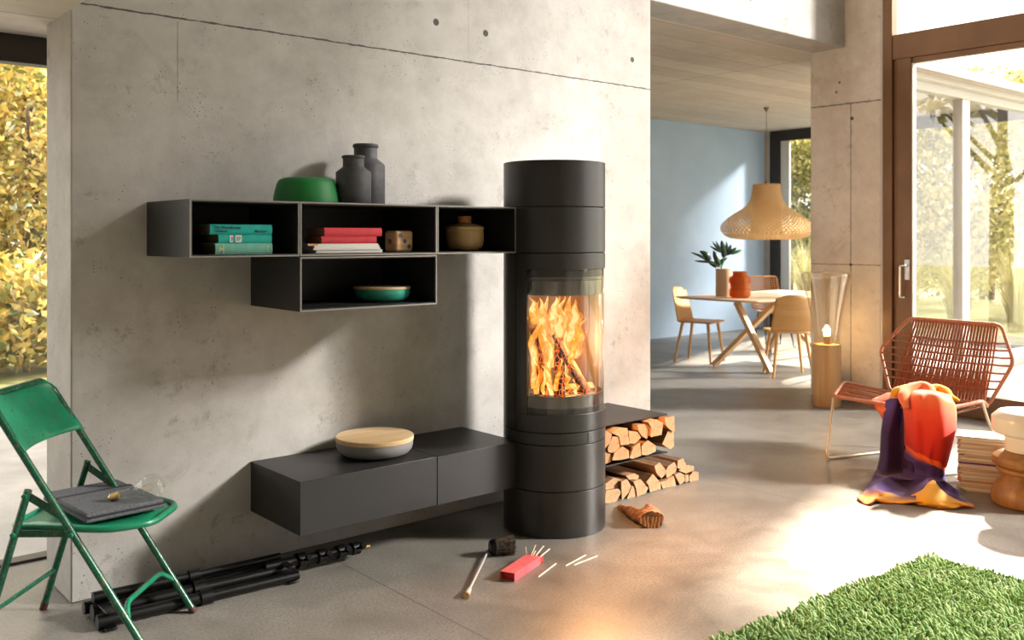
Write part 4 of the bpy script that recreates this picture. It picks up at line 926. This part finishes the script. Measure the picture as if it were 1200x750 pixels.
# pool on the floor with the yellow end
def Z(*pts): return [on_z(*p) for p in pts]
cloth([Z((1026, 556, .05), (1042, 559, .06), (1058, 561, .06), (1076, 562, .06), (1093, 562, .07), (1108, 566, .05), (1122, 573, .03)),
       Z((1018, 568, .012), (1034, 563, .05), (1052, 566, .03), (1070, 572, .02), (1090, 562, .075), (1108, 572, .03), (1124, 578, .025)),
       Z((1013, 575, .010), (1028, 573, .03), (1046, 576, .015), (1064, 582, .012), (1082, 574, .05), (1100, 580, .02), (1128, 584, .02)),
       Z((1009, 580, .008), (1025, 581, .02), (1042, 581, .012), (1060, 584, .012), (1080, 583, .03), (1100, 587, .012), (1134, 588, .018)),
       Z((1006, 583, .010), (1016, 589, .006), (1030, 585, .022), (1046, 588, .008), (1074, 588, .02), (1098, 592, .006), (1140, 592, .012)),
       Z((1005, 585, .006), (1015, 591, .004), (1030, 587, .016), (1046, 590, .004), (1074, 590, .012), (1098, 594, .004), (1141, 594, .006))],
      [[DP]*7, [PU, PU, DP, DP, PU, PU, PU], [PU, PU, PU, DP, PU, PU, PU], [YE, OR, YE, PU, DP, DP, PU], [YE, YE, YE, YE, YE, YE, YE], [HE]*7], k=6, fold=.030, seed=11)
cloth([Z((1064, 585, .012), (1078, 575, .05), (1093, 563, .088), (1100, 572, .06)), Z((1068, 588, .010), (1084, 582, .045), (1098, 572, .072), (1107, 579, .035)),
       Z((1076, 591, .008), (1092, 590, .022), (1108, 587, .036), (1124, 587, .024)), Z((1096, 594, .006), (1114, 594, .014), (1128, 592, .018), (1141, 594, .010)), Z((1098, 595, .004), (1115, 596, .006), (1129, 594, .010), (1143, 595, .006))],
      [[OR, YE, YE, PU], [YE, YE, YE, OR], [YE, YE, YE, YE], [YE, YE, YE, OR], [HE]*4], k=6, fold=.018, seed=17)
def roll(path, rads, col, k=6, n=14, seed=0):
    b_ = MB(); P_ = smooth_path(path, k); m_ = len(P_); rr = []
    for i in range(m_):
        f = i/(m_-1)*(len(rads)-1); j = min(int(f), len(rads)-2); rr.append(rads[j]+(rads[j+1]-rads[j])*(f-j))
    b_.tube(P_, rr, n, flat=.7); o_ = len(bv)
    for i, q in enumerate(b_.v):
        q = Vector(q); q += Vector((1, 1, 1))*.006*mnoise.noise(q*14+Vector((seed, 0, 0))); bv.append(q); bc.append(Vector(col))
    bf.extend([tuple(j+o_ for j in f) for f in b_.f])
roll(D((1062, 478, 5.42), (1059, 466, 5.48), (1066, 457, 5.56), (1080, 453, 5.58), (1090, 457, 5.52), (1088, 464, 5.46), (1078, 466, 5.42)), [.012, .030, .036, .034, .028, .022, .010], PE, seed=1)
roll(D((1046, 466, 5.72), (1052, 459, 5.74), (1064, 456, 5.76), (1074, 456, 5.76)), [.018, .036, .036, .02], YE, seed=2)
roll(D((1088, 456, 5.66), (1098, 455, 5.68), (1108, 459, 5.64), (1114, 465, 5.60), (1124, 470, 5.58)), [.02, .034, .034, .022, .008], YE, seed=3)
me = bpy.data.meshes.new('blanket'); org = on_z(1070, 575, 0); me.from_pydata([tuple(p-org) for p in bv], [], bf); me.materials.append(M['blanket'])
ca_ = me.color_attributes.new('dye', 'FLOAT_COLOR', 'POINT'); ca_.data.foreach_set('color', [x for c in bc for x in (c[0], c[1], c[2], 1.0)]); me.polygons.foreach_set('use_smooth', [True]*len(me.polygons))
o = bpy.data.objects.new('blanket', me); COL.objects.link(o); o.location = org; md = o.modifiers.new('s', 'SOLIDIFY'); md.thickness = .005; md.offset = 0
tag(o, 'orange, red and purple wool blanket draped over the rope chair onto the floor', 'blanket')
# ---------------------------------------------------------------- magazines and stool
cx_, cy_ = cw(2.640, 5.215); rn = random.Random(21); z_ = 0.0; i = 0
fx = Vector(cw(.9, -.436)).normalized().to_3d() if False else Vector((*cw(.9, -.436), 0)).normalized()
hdg = math.atan2(fx.y, fx.x)
pal = [(.62, .55, .48), (.70, .66, .58), (.52, .45, .38), (.66, .48, .40), (.74, .70, .62), (.45, .42, .36), (.60, .38, .30), (.68, .62, .50)]
GMZ = 'magazines in the tall stack on the floor'
M['mag_pages'] = pm('magazine_paper', (.58, .52, .45), (.75, .70, .62), .7, sc=4, stretch=(1, 1, 200))
while z_ < .292:
    h = rn.uniform(.0052, .0108); purple = abs(z_-.150) < .0045
    col = (.12, .01, .14) if purple else ((.62, .20, .12) if abs(z_-.055) < .004 else pal[i % 8]); i += 1
    ox, oy = rn.uniform(-.010, .010), rn.uniform(-.006, .006); w2, d2 = rn.uniform(.130, .143), rn.uniform(.098, .110)
    if z_ > .24: ox -= .008
    m_ = thing('magazine', 'magazine in the stack between the draped blanket and the stool', 'magazine', (cx_+ox*fx.x, cy_+ox*fx.y+oy, z_+.0004), hdg+rn.uniform(-.09, .09), GMZ)
    if purple: m_['label'] = 'purple-spined magazine halfway up the stack beside the stool'; z_ += .0001
    b = MB(); e = h*.09; b.box(-w2, w2, -d2, d2, 0, e+.0003); b.box(-w2, w2, -d2, d2, h-e-.0003, h); b.box(-w2, w2, -d2, -d2+.0012, e, h-e); b.obj('cover', pm('magazine_cover', col, None, .45), m_, local=True, smooth=False)
    b = MB(); b.box(-w2+.001, w2-.0015, -d2+.0012, d2-.002, e+.0003, h-e-.0003); b.obj('pages', M['mag_pages'], m_, local=True, smooth=False)
    z_ += h+.0007
m_['label'] = 'uppermost pale magazine on top of the stack beside the stool'
sx_, sy_ = cw(2.70, 4.90); c_ = (sx_, sy_, 0)
stl = thing('stool', 'turned wooden stool with a white lacquered top at the right edge', 'stool', c_)
M['stoolwood'] = woodmat('turned_oak', (.20, .09, .022), (.40, .20, .06), 'z', 1.6, .4, .05)
M['white_lacquer'] = pm('white_lacquer', (.80, .79, .72), None, .2)
b = MB(); b.lathe([(.0005, 0), (.165, 0), (.178, .010), (.184, .035), (.178, .070), (.160, .105), (.135, .135), (.122, .152), (.120, .158), (.126, .163), (.150, .168), (.158, .178), (.156, .192), (.150, .197), (.165, .203), (.178, .214), (.180, .232), (.172, .250), (.150, .266), (.118, .278), (.0005, .280)], 72, c_)
b.obj('turned_base', M['stoolwood'], stl, ang=30)
b = MB(); b.lathe([(.0005, .2805), (.116, .2805), (.1175, .283), (.1175, .355), (.120, .3565), (.168, .372), (.178, .380), (.180, .388), (.180, .452), (.178, .457), (.150, .484), (.146, .486), (.0005, .486)], 72, c_); b.obj('white_top', M['white_lacquer'], stl, ang=25)
# ---------------------------------------------------------------- glass floor lamp
lx, ly = cw(2.607, 7.78); c_ = (lx, ly, 0)
fl = thing('floor_lamp', 'floor lamp with wooden cylinder base and tall flared clear glass shade', 'lamp', c_)
M['lampwood'] = woodmat('pale_oak_cylinder', (.52, .30, .12), (.70, .44, .20), 'z', 1.6, .5, .05)
b = MB(); b.lathe([(.0005, 0), (.111, 0), (.113, .003), (.113, .505), (.111, .508), (.0005, .508)], 64, c_); b.obj('base', M['lampwood'], fl)
M['lamp_glass'] = glass('lamp_glass', (.985, .96, .91), 2.0)
pr = [(.098, .509), (.104, .60), (.125, .72), (.155, .87), (.185, 1.0), (.198, 1.05), (.203, 1.075), (.200, 1.093), (.188, 1.102), (.172, 1.100)]
b = MB(); b.lathe(pr, 64, c_); b.obj('glass_shade', M['lamp_glass'], fl, solid=.004)
b = MB(); b.lathe([(.0005, .509), (.026, .509), (.026, .572), (.022, .575), (.0005, .575)], 28, c_); b.obj('socket', M['lampwood'], fl)
b = MB(); b.lathe([(.0005, .576), (.012, .576), (.022, .60), (.023, .625), (.018, .65), (.008, .665), (.0005, .668)], 24, c_); b.obj('bulb', emit('glowing_bulb', (1, .78, .42), 12), fl)
# ---------------------------------------------------------------- dining table
M['oak'] = woodmat('oiled_oak', (.50, .30, .14), (.66, .44, .24), 'z', 1.6, .5, .05)
M['oakx'] = woodmat('oak_table_top', (.58, .42, .27), (.72, .56, .39), 'x', 1.2, .38, .04)
TX0, TX1, TY0, TY1 = 8.07, 10.05, 5.66, 6.74
dt = thing('dining_table', 'oak dining table with crossed trestle legs by the blue wall', 'table', (9.06, 6.2, 0))
b = MB(); n0 = .045
b.add([(x, y, z) for z, q in ((.74, 0), (.732, 0), (.712, n0)) for x, y in ((TX0+q, TY0+q), (TX1-q, TY0+q), (TX1-q, TY1-q), (TX0+q, TY1-q))],
      [(0,1,2,3)]+[(a, a+4, (a+1) % 4+4, (a+1) % 4) for a in range(4)]+[(4+a, 8+a, 8+(a+1) % 4, 4+(a+1) % 4) for a in range(4)]+[(11,10,9,8)])
b.obj('table_top', M['oakx'], dt, bevel=.002)
def trestle(s_):
    def T(p): return p if s_ > 0 else (18.12-p[0], 12.4-p[1], p[2])
    for a, c in (((8.17, 6.30, .012), (8.62, 5.80, .712)), ((8.20, 5.60, .012), (8.15, 5.98, .712))):
        b = MB(); b.bar(T(a), T(c), .045, .075, up=(1, 0, 0) if True else 0); b.obj('leg', M['oak'], dt, bevel=.004)
trestle(1); trestle(-1)
def wood_chair(name, lb, loc, rz, grp):
    """local +X is the way the sitter faces"""
    t_ = thing(name, lb, 'chair', loc, rz, grp)
    b = MB(); out = round_path([(.225, -.215, 0), (.225, .215, 0), (-.205, .19, 0), (-.205, -.19, 0)], .07, 6, True)
    b.prism([(p.x, p.y) for p in out], .440, .460); b.obj('seat', M['chairwood'], t_, local=True, bevel=.004)
    b = MB(); rows = []
    for j in range(11):
        f = j/10; z = .452+.375*f; hw = .215-.040*f-(.03*((f-.86)/.14)**2 if f > .86 else 0); xx = -.195-.085*f-.0*f; row = []
        for i in range(17):
            s_ = -1+2*i/16; row.append((xx-.045*(1-s_*s_)*(.4+.6*f)+.02, s_*hw, z-(.035*abs(s_)**4 if j == 10 else 0)))
        rows.append(row)
    b.sheet(rows); b.obj('backrest', M['chairwood'], t_, local=True, solid=.012)
    for sx in (1, -1):
        for sy in (1, -1):
            b = MB(); b.tube([(.15*sx, .14*sy, .442), (.205*sx+(-.02 if sx < 0 else .0), .195*sy, 0)], [.019, .0125], 14); b.obj('leg', M['chairwood'], t_, local=True)
    return t_
M['chairwood'] = woodmat('light_oak_chair', (.56, .30, .10), (.70, .42, .17), 'y', 1.2, .45, .04)
GC = 'light oak chairs at the dining table'
fv = Vector((.27, -.94)); wood_chair('wooden_chair', 'light oak chair beyond the left end of the dining table', (8.43, 6.68, 0), math.atan2(-.445, .125), GC)
wood_chair('wooden_chair', 'light oak chair seen from behind, pulled up beside the pillar', (8.255, 5.435, 0), R(47), GC)
# wire mesh chair behind the table
wc = thing('wire_chair', 'copper mesh armchair with thin black wire legs behind the table', 'chair', (10.28, 6.98, 0), R(-118))
M['copper'] = pm('rattan_wire', (.58, .30, .13), None, .5)
def shell(u, v_):   # u -1..1 across, v 0 front of seat .. 1 top of back
    if v_ < .45: x = .22-.40*(v_/.45); z = .45-.03*math.sin(PI*v_/.45); w_ = .21
    else:
        f = (v_-.45)/.55; x = -.18-.10*f; z = .45+.43*f; w_ = .21-.015*f
    return Vector((x-.05*(1-u*u)*(0 if v_ < .45 else 1), u*w_, z+.035*u*u*(1 if v_ < .6 else 0)))
b = MB(); b.tube(round_path([shell(-1, 0), shell(-1, .4), shell(-1, .55), shell(-1, 1), shell(1, 1), shell(1, .55), shell(1, .4), shell(1, 0)], .05, 5, True), .008, 8, closed=True); b.obj('rim', M['copper'], wc, local=True)
b = MB()
for i in range(15):
    u = -1+2*(i+.5)/15
    b.tube([shell(u, k/16) for k in range(17)], .0046, 5)
for j in range(26):
    b.tube([shell(-1+2*k/12, (j+.5)/26) for k in range(13)], .0044, 5)
b.obj('mesh_shell', M['copper'], wc, local=True)
for sx in (1, -1):
    for sy in (1, -1):
        b = MB(); b.tube([(.12*sx, .15*sy, .43), (.17*sx, .19*sy, .008), (.21*sx, .19*sy, .008)], .006, 8); b.tube([(.02*sx, .15*sy, .43), (.17*sx, .19*sy, .03)], .004, 6); b.obj('leg', M['black'], wc, local=True)
# ---------------------------------------------------------------- vases and monstera
v1 = on_z(857-9, 347, .741); c_ = (v1.x, v1.y, .7405); d1 = v1.x*ST+v1.y*CT; rv = 9.2/FPX*d1
M['beige'] = pm('beige_ceramic', (.50, .34, .20), (.54, .38, .23), .6, sc=4)
vz = lathe_thing('vase', M['beige'], [(.0005, 0), (rv-.004, 0), (rv, .004), (rv, .300), (rv-.003, .303), (rv-.012, .300), (rv-.012, .02), (.0005, .02)], c_, 'tall beige cylinder vase holding monstera leaves on the table', 'vase')
v2 = on_z(865, 349, .741); c2 = (v2.x+.03, v2.y+.0, .7405); q = 12.2/FPX*(v2.x*ST+v2.y*CT)
t = NT('amber_glass'); fc = t.n('LayerWeight', {'Blend': .5}).outputs[1]
mx = t.n('MixShader', {0: .42, 1: t.n('BsdfTransparent', {'Color': (.90, .36, .05)}).outputs[0], 2: t.pbr((.50, .17, .02), .06, 0.0, None, Transmission_Weight=.25)})
M['amber'] = t.done(mx.outputs[0])
lathe_thing('glass_vase', M['amber'], [(.0005, 0), (q*.8, 0), (q*.82, .012), (q, .020), (q*1.02, .05), (q*1.0, .092), (q*.88, .102), (q*.92, .135), (q*.88, .148), (q*1.02, .158), (q*1.04, .19), (q*1.0, .222), (q*.72, .235), (q*.66, .245), (q*.68, .282), (q*.62, .284), (q*.60, .245), (q*.9, .215), (q*.9, .02), (.0005, .018)], c2, 'ribbed amber glass vase beside the beige vase', 'vase', ang=25)
mo = thing('monstera_leaves', 'dark green monstera leaves standing in the beige vase', 'plant', (v1.x, v1.y, 1.03))
M['leafd'] = pm('monstera_leaf', (.008, .028, .012), (.016, .06, .02), .35)
M['leafl'] = pm('monstera_young_leaf', (.06, .22, .05), None, .4)
def finger(b, p0, p1, w_, bow=.0):
    p0, p1 = Vector(p0), Vector(p1); t_ = p1-p0; sd = t_.cross(Vector((ST, CT, .0))).normalized(); rows = []
    for i in range(9):
        f = i/8; ww = w_*1.08*math.sin(PI*min(1, f*.50+.34))**.8*(1-f**8); c = p0.lerp(p1, f)+sd*bow*math.sin(PI*f)+Vector((ST, CT, 0))*(-.012*math.sin(PI*f)); rows.append([c-sd*ww, c+Vector((-ST, -CT, 0))*.004, c+sd*ww])
    b.sheet(rows)
dm = d1
def PX(x, y, o_=0): return at_d(780+x/8.33, 270+y/8.33, dm+o_)
def leaf(name, stem, tips, mats, off):
    b = MB(); 
    for (x0, y0, x1, y1, w_, bow) in tips: finger(b, PX(x0, y0, off), PX(x1, y1, off), w_, bow)
    o = b.obj(name, mats, mo, solid=.0015); return o
leaf('leaf', 0, [(575, 235, 545, 95, .030, 0), (560, 215, 490, 100, .014, .01), (555, 215, 455, 105, .012, .01), (550, 215, 430, 150, .012, .005), (590, 215, 590, 105, .014, -.01), (590, 215, 640, 135, .018, -.01), (585, 225, 695, 165, .022, -.01), (585, 240, 690, 205, .012, 0), (575, 200, 560, 270, .03, 0)], M['leafd'], -.05)
leaf('leaf', 0, [(640, 225, 748, 190, .018, 0)], M['leafl'], -.04)
leaf('leaf', 0, [(520, 345, 465, 195, .030, 0), (430, 300, 330, 200, .030, -.02), (420, 300, 245, 215, .014, -.01), (440, 310, 280, 297, .012, 0), (500, 350, 410, 300, .025, 0)], M['leafd'], .0)
leaf('leaf', 0, [(500, 350, 605, 265, .022, .01)], M['leafd'], .04)
b = MB()
for a in ((575, 240), (430, 310), (520, 340), (570, 300)): b.tube(smooth_path([PX(545, 420, 0), PX(545, 365, 0), PX(*a, -.03)], 5), .005, 6)
b.obj('stem', M['leafl'], mo)
v3 = on_z(953, 337, .741); c3 = (v3.x, v3.y, .7405)
c3 = (9.62, 5.98, .7405); M['green_glass'] = glass('green_glass', (.55, .80, .60), 1.6)
lathe_thing('green_tumbler', M['green_glass'], [(.0005, 0), (.04, 0), (.045, .006), (.05, .13), (.047, .13), (.042, .01), (.0005, .01)], c3, 'small green glass on the dining table, half hidden by the pillar', 'glass')
# ---------------------------------------------------------------- pendant lamp
px_, py_ = cw(3.18, 11.74); zc = 3.01
pl = thing('pendant_lamp', 'wide woven bamboo pendant lamp hanging over the dining table', 'lamp', (px_, py_, 1.36))
t = NT('woven_bamboo'); v = t.coord('Object'); X_, Y_, Z_ = t.xyz(v); an = t.m('ARCTAN2', Y_, X_); rr = t.m('SQRT', t.m('ADD', t.m('MULTIPLY', X_, X_), t.m('MULTIPLY', Y_, Y_)))
hgt = t.m('ADD', Z_, t.m('MULTIPLY', rr, -.6))
s1 = t.m('SINE', t.m('ADD', t.m('MULTIPLY', an, 60.0), t.m('MULTIPLY', hgt, 130.0))); s2 = t.m('SINE', t.m('SUBTRACT', t.m('MULTIPLY', an, 60.0), t.m('MULTIPLY', hgt, 130.0)))
hole = t.m('LESS_THAN', t.m('MAXIMUM', s1, s2), .25)
cb = t.mix(.5, t.ramp(t.noise(v, 5, 3), [(.3, (.66, .46, .24)), (.7, (.84, .64, .38))]), (.80, .60, .34))
df = t.n('BsdfDiffuse', {'Color': cb}); tl = t.n('BsdfTranslucent', {'Color': cb}); m1 = t.n('MixShader', {0: .5, 1: df.outputs[0], 2: tl.outputs[0]})
m2 = t.n('MixShader', {0: t.m('MULTIPLY', hole, .85), 1: m1.outputs[0], 2: t.n('BsdfTransparent').outputs[0]}); M['weave'] = t.done(m2.outputs[0])
pr = [(.165, .690), (.170, .66), (.185, .55), (.215, .47), (.28, .40), (.38, .335), (.48, .265), (.545, .20), (.565, .15), (.55, .095), (.50, .045), (.42, .012), (.33, .0)]
pr2 = []
for p in smooth_path([(r, z, 0) for r, z in pr], 3): pr2.append((p.x, p.y))
b = MB(); b.lathe(pr2, 96, (px_, py_, 1.36)); b.obj('outer_shade', M['weave'], pl, ang=180)
b = MB(); b.lathe([(.165, .689), (.17, .45), (.18, .2), (.20, .06), (.33, .001)], 64, (px_, py_, 1.36)); b.obj('inner_shade', M['weave'], pl, ang=180)
b = MB(); b.lathe([(.0005, .70), (.168, .692), (.170, .684), (.0005, .69)], 48, (px_, py_, 1.36)); b.obj('top_cap', M['weave'], pl)
b = MB(); b.tube([(px_, py_, 2.05), (px_, py_, zc)], .0035, 8); b.obj('cord', M['frame'], pl)
b = MB(); b.lathe([(.0005, 0), (.012, 0), (.035, .035), (.035, .05), (.0005, .05)], 24, (px_, py_, zc-.048)); b.obj('ceiling_rose', M['frame'], pl)
b = MB(); b.lathe([(.0005, 0), (.02, 0), (.022, .05), (.0005, .06)], 20, (px_, py_, 2.04)); b.obj('socket', M['frame'], pl)
# ---------------------------------------------------------------- garden
def leafmat(name, cs):
    t = NT(name); at = t.n('Attribute', attribute_name='tint').outputs[2]; col = t.ramp(at, [(i/(len(cs)-1), c) for i, c in enumerate(cs)])
    m = t.n('MixShader', {0: .5, 1: t.n('BsdfDiffuse', {'Color': col}).outputs[0], 2: t.n('BsdfTranslucent', {'Color': col}).outputs[0]}); return t.done(m.outputs[0])
M['autumn'] = leafmat('autumn_leaves', [(.10, .15, .06), (.34, .34, .10), (.66, .48, .12), (.86, .72, .34), (.60, .72, .66)])
M['yellowgreen'] = leafmat('yellow_green_leaves', [(.07, .10, .02), (.28, .28, .07), (.55, .48, .16), (.85, .78, .45)])
M['grass_blade'] = leafmat('tall_grass_blades', [(.34, .34, .10), (.58, .52, .22), (.86, .78, .48)])
M['trunk'] = pm('tree_bark', (.06, .04, .025), (.16, .11, .07), .9, sc=20, bump=.6, bsc=30, bd=.02)
def leaves_mesh(name, blobs, n, size, mat, parent, seed):
    rn = np.random.RandomState(seed); w_ = np.array([q[3]**2 for q in blobs]); idx = rn.choice(len(blobs), n, p=w_/w_.sum()); B = np.array([q[:4] for q in blobs])[idx]
    d = rn.normal(size=(n, 3)); d /= np.linalg.norm(d, axis=1)[:, None]; rad = B[:, 3]*(rn.rand(n)**.45)
    c = B[:, :3]+d*rad[:, None]*np.array([1, 1, .8]); c[:, 2] = np.maximum(c[:, 2], .05)
    u = rn.normal(size=(n, 3)); u /= np.linalg.norm(u, axis=1)[:, None]; w2 = np.cross(u, rn.normal(size=(n, 3))); w2 /= np.linalg.norm(w2, axis=1)[:, None]
    s = size*rn.uniform(.6, 1.3, n)[:, None]; V = np.stack([c-u*s, c+w2*s*.45, c+u*s, c-w2*s*.45], 1)-np.array(parent.location)
    me = bpy.data.meshes.new(name); me.vertices.add(4*n); me.vertices.foreach_set('co', V.ravel()); me.loops.add(4*n); me.loops.foreach_set('vertex_index', np.arange(4*n, dtype=np.int32))
    me.polygons.add(n); me.polygons.foreach_set('loop_start', np.arange(n, dtype=np.int32)*4)
    at = me.attributes.new('tint', 'FLOAT', 'POINT'); tv = np.clip(rn.normal(.5, .24, n), 0, 1); at.data.foreach_set('value', np.repeat(tv, 4).astype(np.float32))
    me.update(calc_edges=True); me.materials.append(mat); o = bpy.data.objects.new(name, me); COL.objects.link(o); o.parent = parent; return o
def tree(x, y, h, r, lb, mat, seed, zlow=.3, n=5000, size=.11, name='tree', grp=None):
    t_ = thing(name, lb, 'tree', (x, y, 0), 0, grp); rn = random.Random(seed); blobs = []
    for k in range(14):
        a = rn.uniform(0, 2*PI); q = rn.uniform(0, r*.75); z = zlow+r*.3+(h-zlow-r*.5)*rn.random(); blobs.append((x+q*math.cos(a), y+q*math.sin(a), z, r*rn.uniform(.35, .6)))
    leaves_mesh('crown', blobs, n, size, mat, t_, seed)
    b = MB(); b.tube(smooth_path([(x, y, -.02), (x+.05, y, h*.35), (x-.05, y+.05, h*.7), (x, y, h*.9)], 4), [.12+.01*h]*5+[.08]*4+[.04]*4, 10)
    for k in range(5):
        a = rn.uniform(0, 2*PI); z = h*rn.uniform(.3, .7); b.tube([(x, y, z), (x+math.cos(a)*r*.5, y+math.sin(a)*r*.5, z+h*.15)], [.05, .02], 6)
    b.obj('trunk', M['trunk'], t_); return t_
GT = 'garden trees behind the left window'; G2 = 'garden trees beyond the dining window'
tree(3.1, 13.2, 4.1, 1.5, 'golden autumn tree seen right beside the wall through the left window', M['autumn'], 1, .1, 14000, .06, grp=GT)
tree(2.2, 14.6, 4.6, 1.8, 'golden green tree standing behind, at the left edge of the left window', M['autumn'], 2, .1, 15000, .06, grp=GT)
tree(4.6, 15.5, 4.6, 1.9, 'farther autumn tree hidden mostly behind the concrete wall', M['autumn'], 3, .2, 9000, .07, grp=GT)
for i, (x, y, h, r, lb) in enumerate([(18.3, 8.2, 4.3, 1.7, 'low yellow-green tree filling the middle of the terrace door view'), (19.4, 10.6, 4.6, 1.9, 'yellow-green tree just left of the white post beyond the glass'),
        (17.2, 5.5, 4.1, 1.5, 'yellow-green tree at the far right edge behind the terrace glass'), (18.6, 12.3, 4.4, 1.8, 'pale leafy tree seen through the dining window behind the pendant lamp'), (22.0, 9.3, 5.0, 2.2, 'distant tree behind the grasses in the terrace door view')]):
    tree(x, y, h, r, lb, M['yellowgreen'], 20+i, .2, 11000, .075, grp=G2)
GG = 'clumps of tall ornamental grass in the garden'
for i, (x, y, lb) in enumerate([(14.9, 5.85, 'tall grass clump at the right side of the terrace door view'), (14.9, 6.75, 'tall grass clump in the middle beyond the white post'), (14.8, 7.55, 'tall grass clump right beside the bronze door stile'),
        (15.0, 9.45, 'tall grass clump beside the pillar in the dining window'), (15.1, 10.2, 'tall grass clump under the pendant lamp in the dining window')]):
    t_ = thing('grass_clump', lb, 'plant', (x, y, 0), 0, GG); rn = np.random.RandomState(40+i); b = MB()
    for k in range(420):
        a = rn.uniform(0, 2*PI); ln = rn.uniform(.9, 1.75); sp_ = rn.uniform(.1, .75); q = rn.uniform(0, .14); x0, y0 = x+q*math.cos(a), y+q*math.sin(a); rows = []
        for j in range(6):
            f = j/5; w_ = .010*(1-f*.9); ex_ = sp_*f*f; p = (x0+math.cos(a)*ex_, y0+math.sin(a)*ex_, ln*(f-.28*sp_*f*f*f*1.6)-.03); rows.append([(p[0]-math.sin(a)*w_, p[1]+math.cos(a)*w_, p[2]), (p[0]+math.sin(a)*w_, p[1]-math.cos(a)*w_, p[2])])
        b.sheet(rows)
    o = b.obj('blades', M['grass_blade'], t_, smooth=False); n_ = len(o.data.vertices); at = o.data.attributes.new('tint', 'FLOAT', 'POINT'); at.data.foreach_set('value', np.repeat(np.clip(rn.normal(.5, .25, n_//12+1), 0, 1), 12)[:n_].astype(np.float32))

tree(9.75, -3.65, 9.8, 2.0, 'unseen tall tree added outside the glass front to dim and dapple the concrete wall', M['yellowgreen'], 61, 5.5, 1650, .20)  # added out of view to screen the sun from the wall's left part
tree(16.4, 2.5, 6.6, 1.8, 'unseen tree added at the terrace edge to dapple the blue dining wall', M['yellowgreen'], 62, 3.2, 1500, .18)  # added out of view to break up sunlight on the blue wall

for i, (x, y, h, r, lb) in enumerate([(2.5, 10.9, 1.3, .9, 'low golden shrub in front of the trees through the left window'), (3.4, 11.1, 1.4, 1.0, 'low golden shrub beside the wall edge through the left window'), (1.6, 10.9, 1.3, 1.0, 'low shrub at the left picture edge outside the left window')]):
    t_ = thing('shrub', lb, 'shrub', (x, y, 0), 0, 'garden shrubs outside the left window'); leaves_mesh('foliage', [(x, y, .5, .7), (x-.4, y, .45, .6), (x+.4, y+.1, .5, .6), (x, y, .9, .5)], 2600, .07, M['autumn'], t_, 80+i)
    b = MB(); b.tube([(x, y, -.03), (x, y, .8)], .03, 6); b.obj('stem', M['trunk'], t_)
SKY, SUN, LOWSUN, FIRE, EXPO = 3.0, 11.8, 14.0, 120.0, 0.06
# ---------------------------------------------------------------- camera, light
cam = bpy.data.cameras.new('camera'); co = bpy.data.objects.new('camera', cam); COL.objects.link(co)
cam.sensor_width = 36; cam.lens = FPX/1200*36; cam.shift_y = -(375-HZ)/1200
co.location = (0, 0, EYE); co.rotation_euler = (PI/2, 0, -(PI/2-math.atan2(CT, ST)))
cam.clip_start = .05; cam.clip_end = 200
cam.dof.use_dof = True; cam.dof.focus_distance = 4.4; cam.dof.aperture_fstop = 3.2
SC.camera = co
wd = bpy.data.worlds.new('sky'); SC.world = wd; wd.use_nodes = True
nt = wd.node_tree; bg = nt.nodes['Background']; bg.inputs[0].default_value = (1.0, .95, .88, 1); bg.inputs[1].default_value = SKY
sun = bpy.data.lights.new('sun', 'SUN'); so = bpy.data.objects.new('sun', sun); COL.objects.link(so)
sun.energy = SUN; sun.angle = R(8); sun.color = (1, .945, .875)
so.rotation_euler = Vector((-1.45, 1.2, -.92)).to_track_quat('-Z', 'Y').to_euler(); so.location = (12, -6, 8)
s2 = bpy.data.lights.new('low_sun', 'SUN'); o2 = bpy.data.objects.new('low_sun', s2); COL.objects.link(o2)
s2.energy = LOWSUN; s2.angle = R(3); s2.color = (1, .84, .64); o2.rotation_euler = Vector((-.97, -.30, -.60)).to_track_quat('-Z', 'Y').to_euler(); o2.location = (20, 10, 6)
def portal(loc, rot, sx, sy):
    l = bpy.data.lights.new('daylight_portal', 'AREA'); l.shape = 'RECTANGLE'; l.size = sx; l.size_y = sy; l.cycles.is_portal = True
    o = bpy.data.objects.new('daylight_portal', l); COL.objects.link(o); o.location = loc; o.rotation_euler = rot
portal((X7+.2, -.6, 3.6), (0, R(90), 0), 7.0, 9.0)
portal((X12+.2, 6.5, 1.5), (0, R(90), 0), 2.9, 3.8)
portal((-.6, 4.6, 1.1), (R(-90), 0, 0), 4.8, 2.1)
portal((10.0, 4.45, 1.5), (R(90), 0, 0), 4.8, 2.8)
def spot(name, loc, col, e, rad): 
    l = bpy.data.lights.new(name, 'POINT'); l.energy = e; l.color = col; l.shadow_soft_size = rad
    o = bpy.data.objects.new(name, l); COL.objects.link(o); o.location = loc; return o
spot('lamp_glow', (lx, ly, .63), (1, .60, .26), 22, .03)
spot('fire_glow', (3.20, 3.19, .88), (1, .42, .12), FIRE, .09)
SC.view_settings.view_transform = 'Standard'; SC.view_settings.look = 'None'
SC.view_settings.exposure = EXPO; SC.view_settings.gamma = 1.0; SC.view_settings.use_curve_mapping = False
SC.cycles.use_denoising = True
SC.cycles.max_bounces = 8; SC.cycles.diffuse_bounces = 4; SC.cycles.glossy_bounces = 4; SC.cycles.transmission_bounces = 8
SC.cycles.transparent_max_bounces = 24; SC.cycles.sample_clamp_indirect = 6; SC.cycles.caustics_reflective = False; SC.cycles.caustics_refractive = False
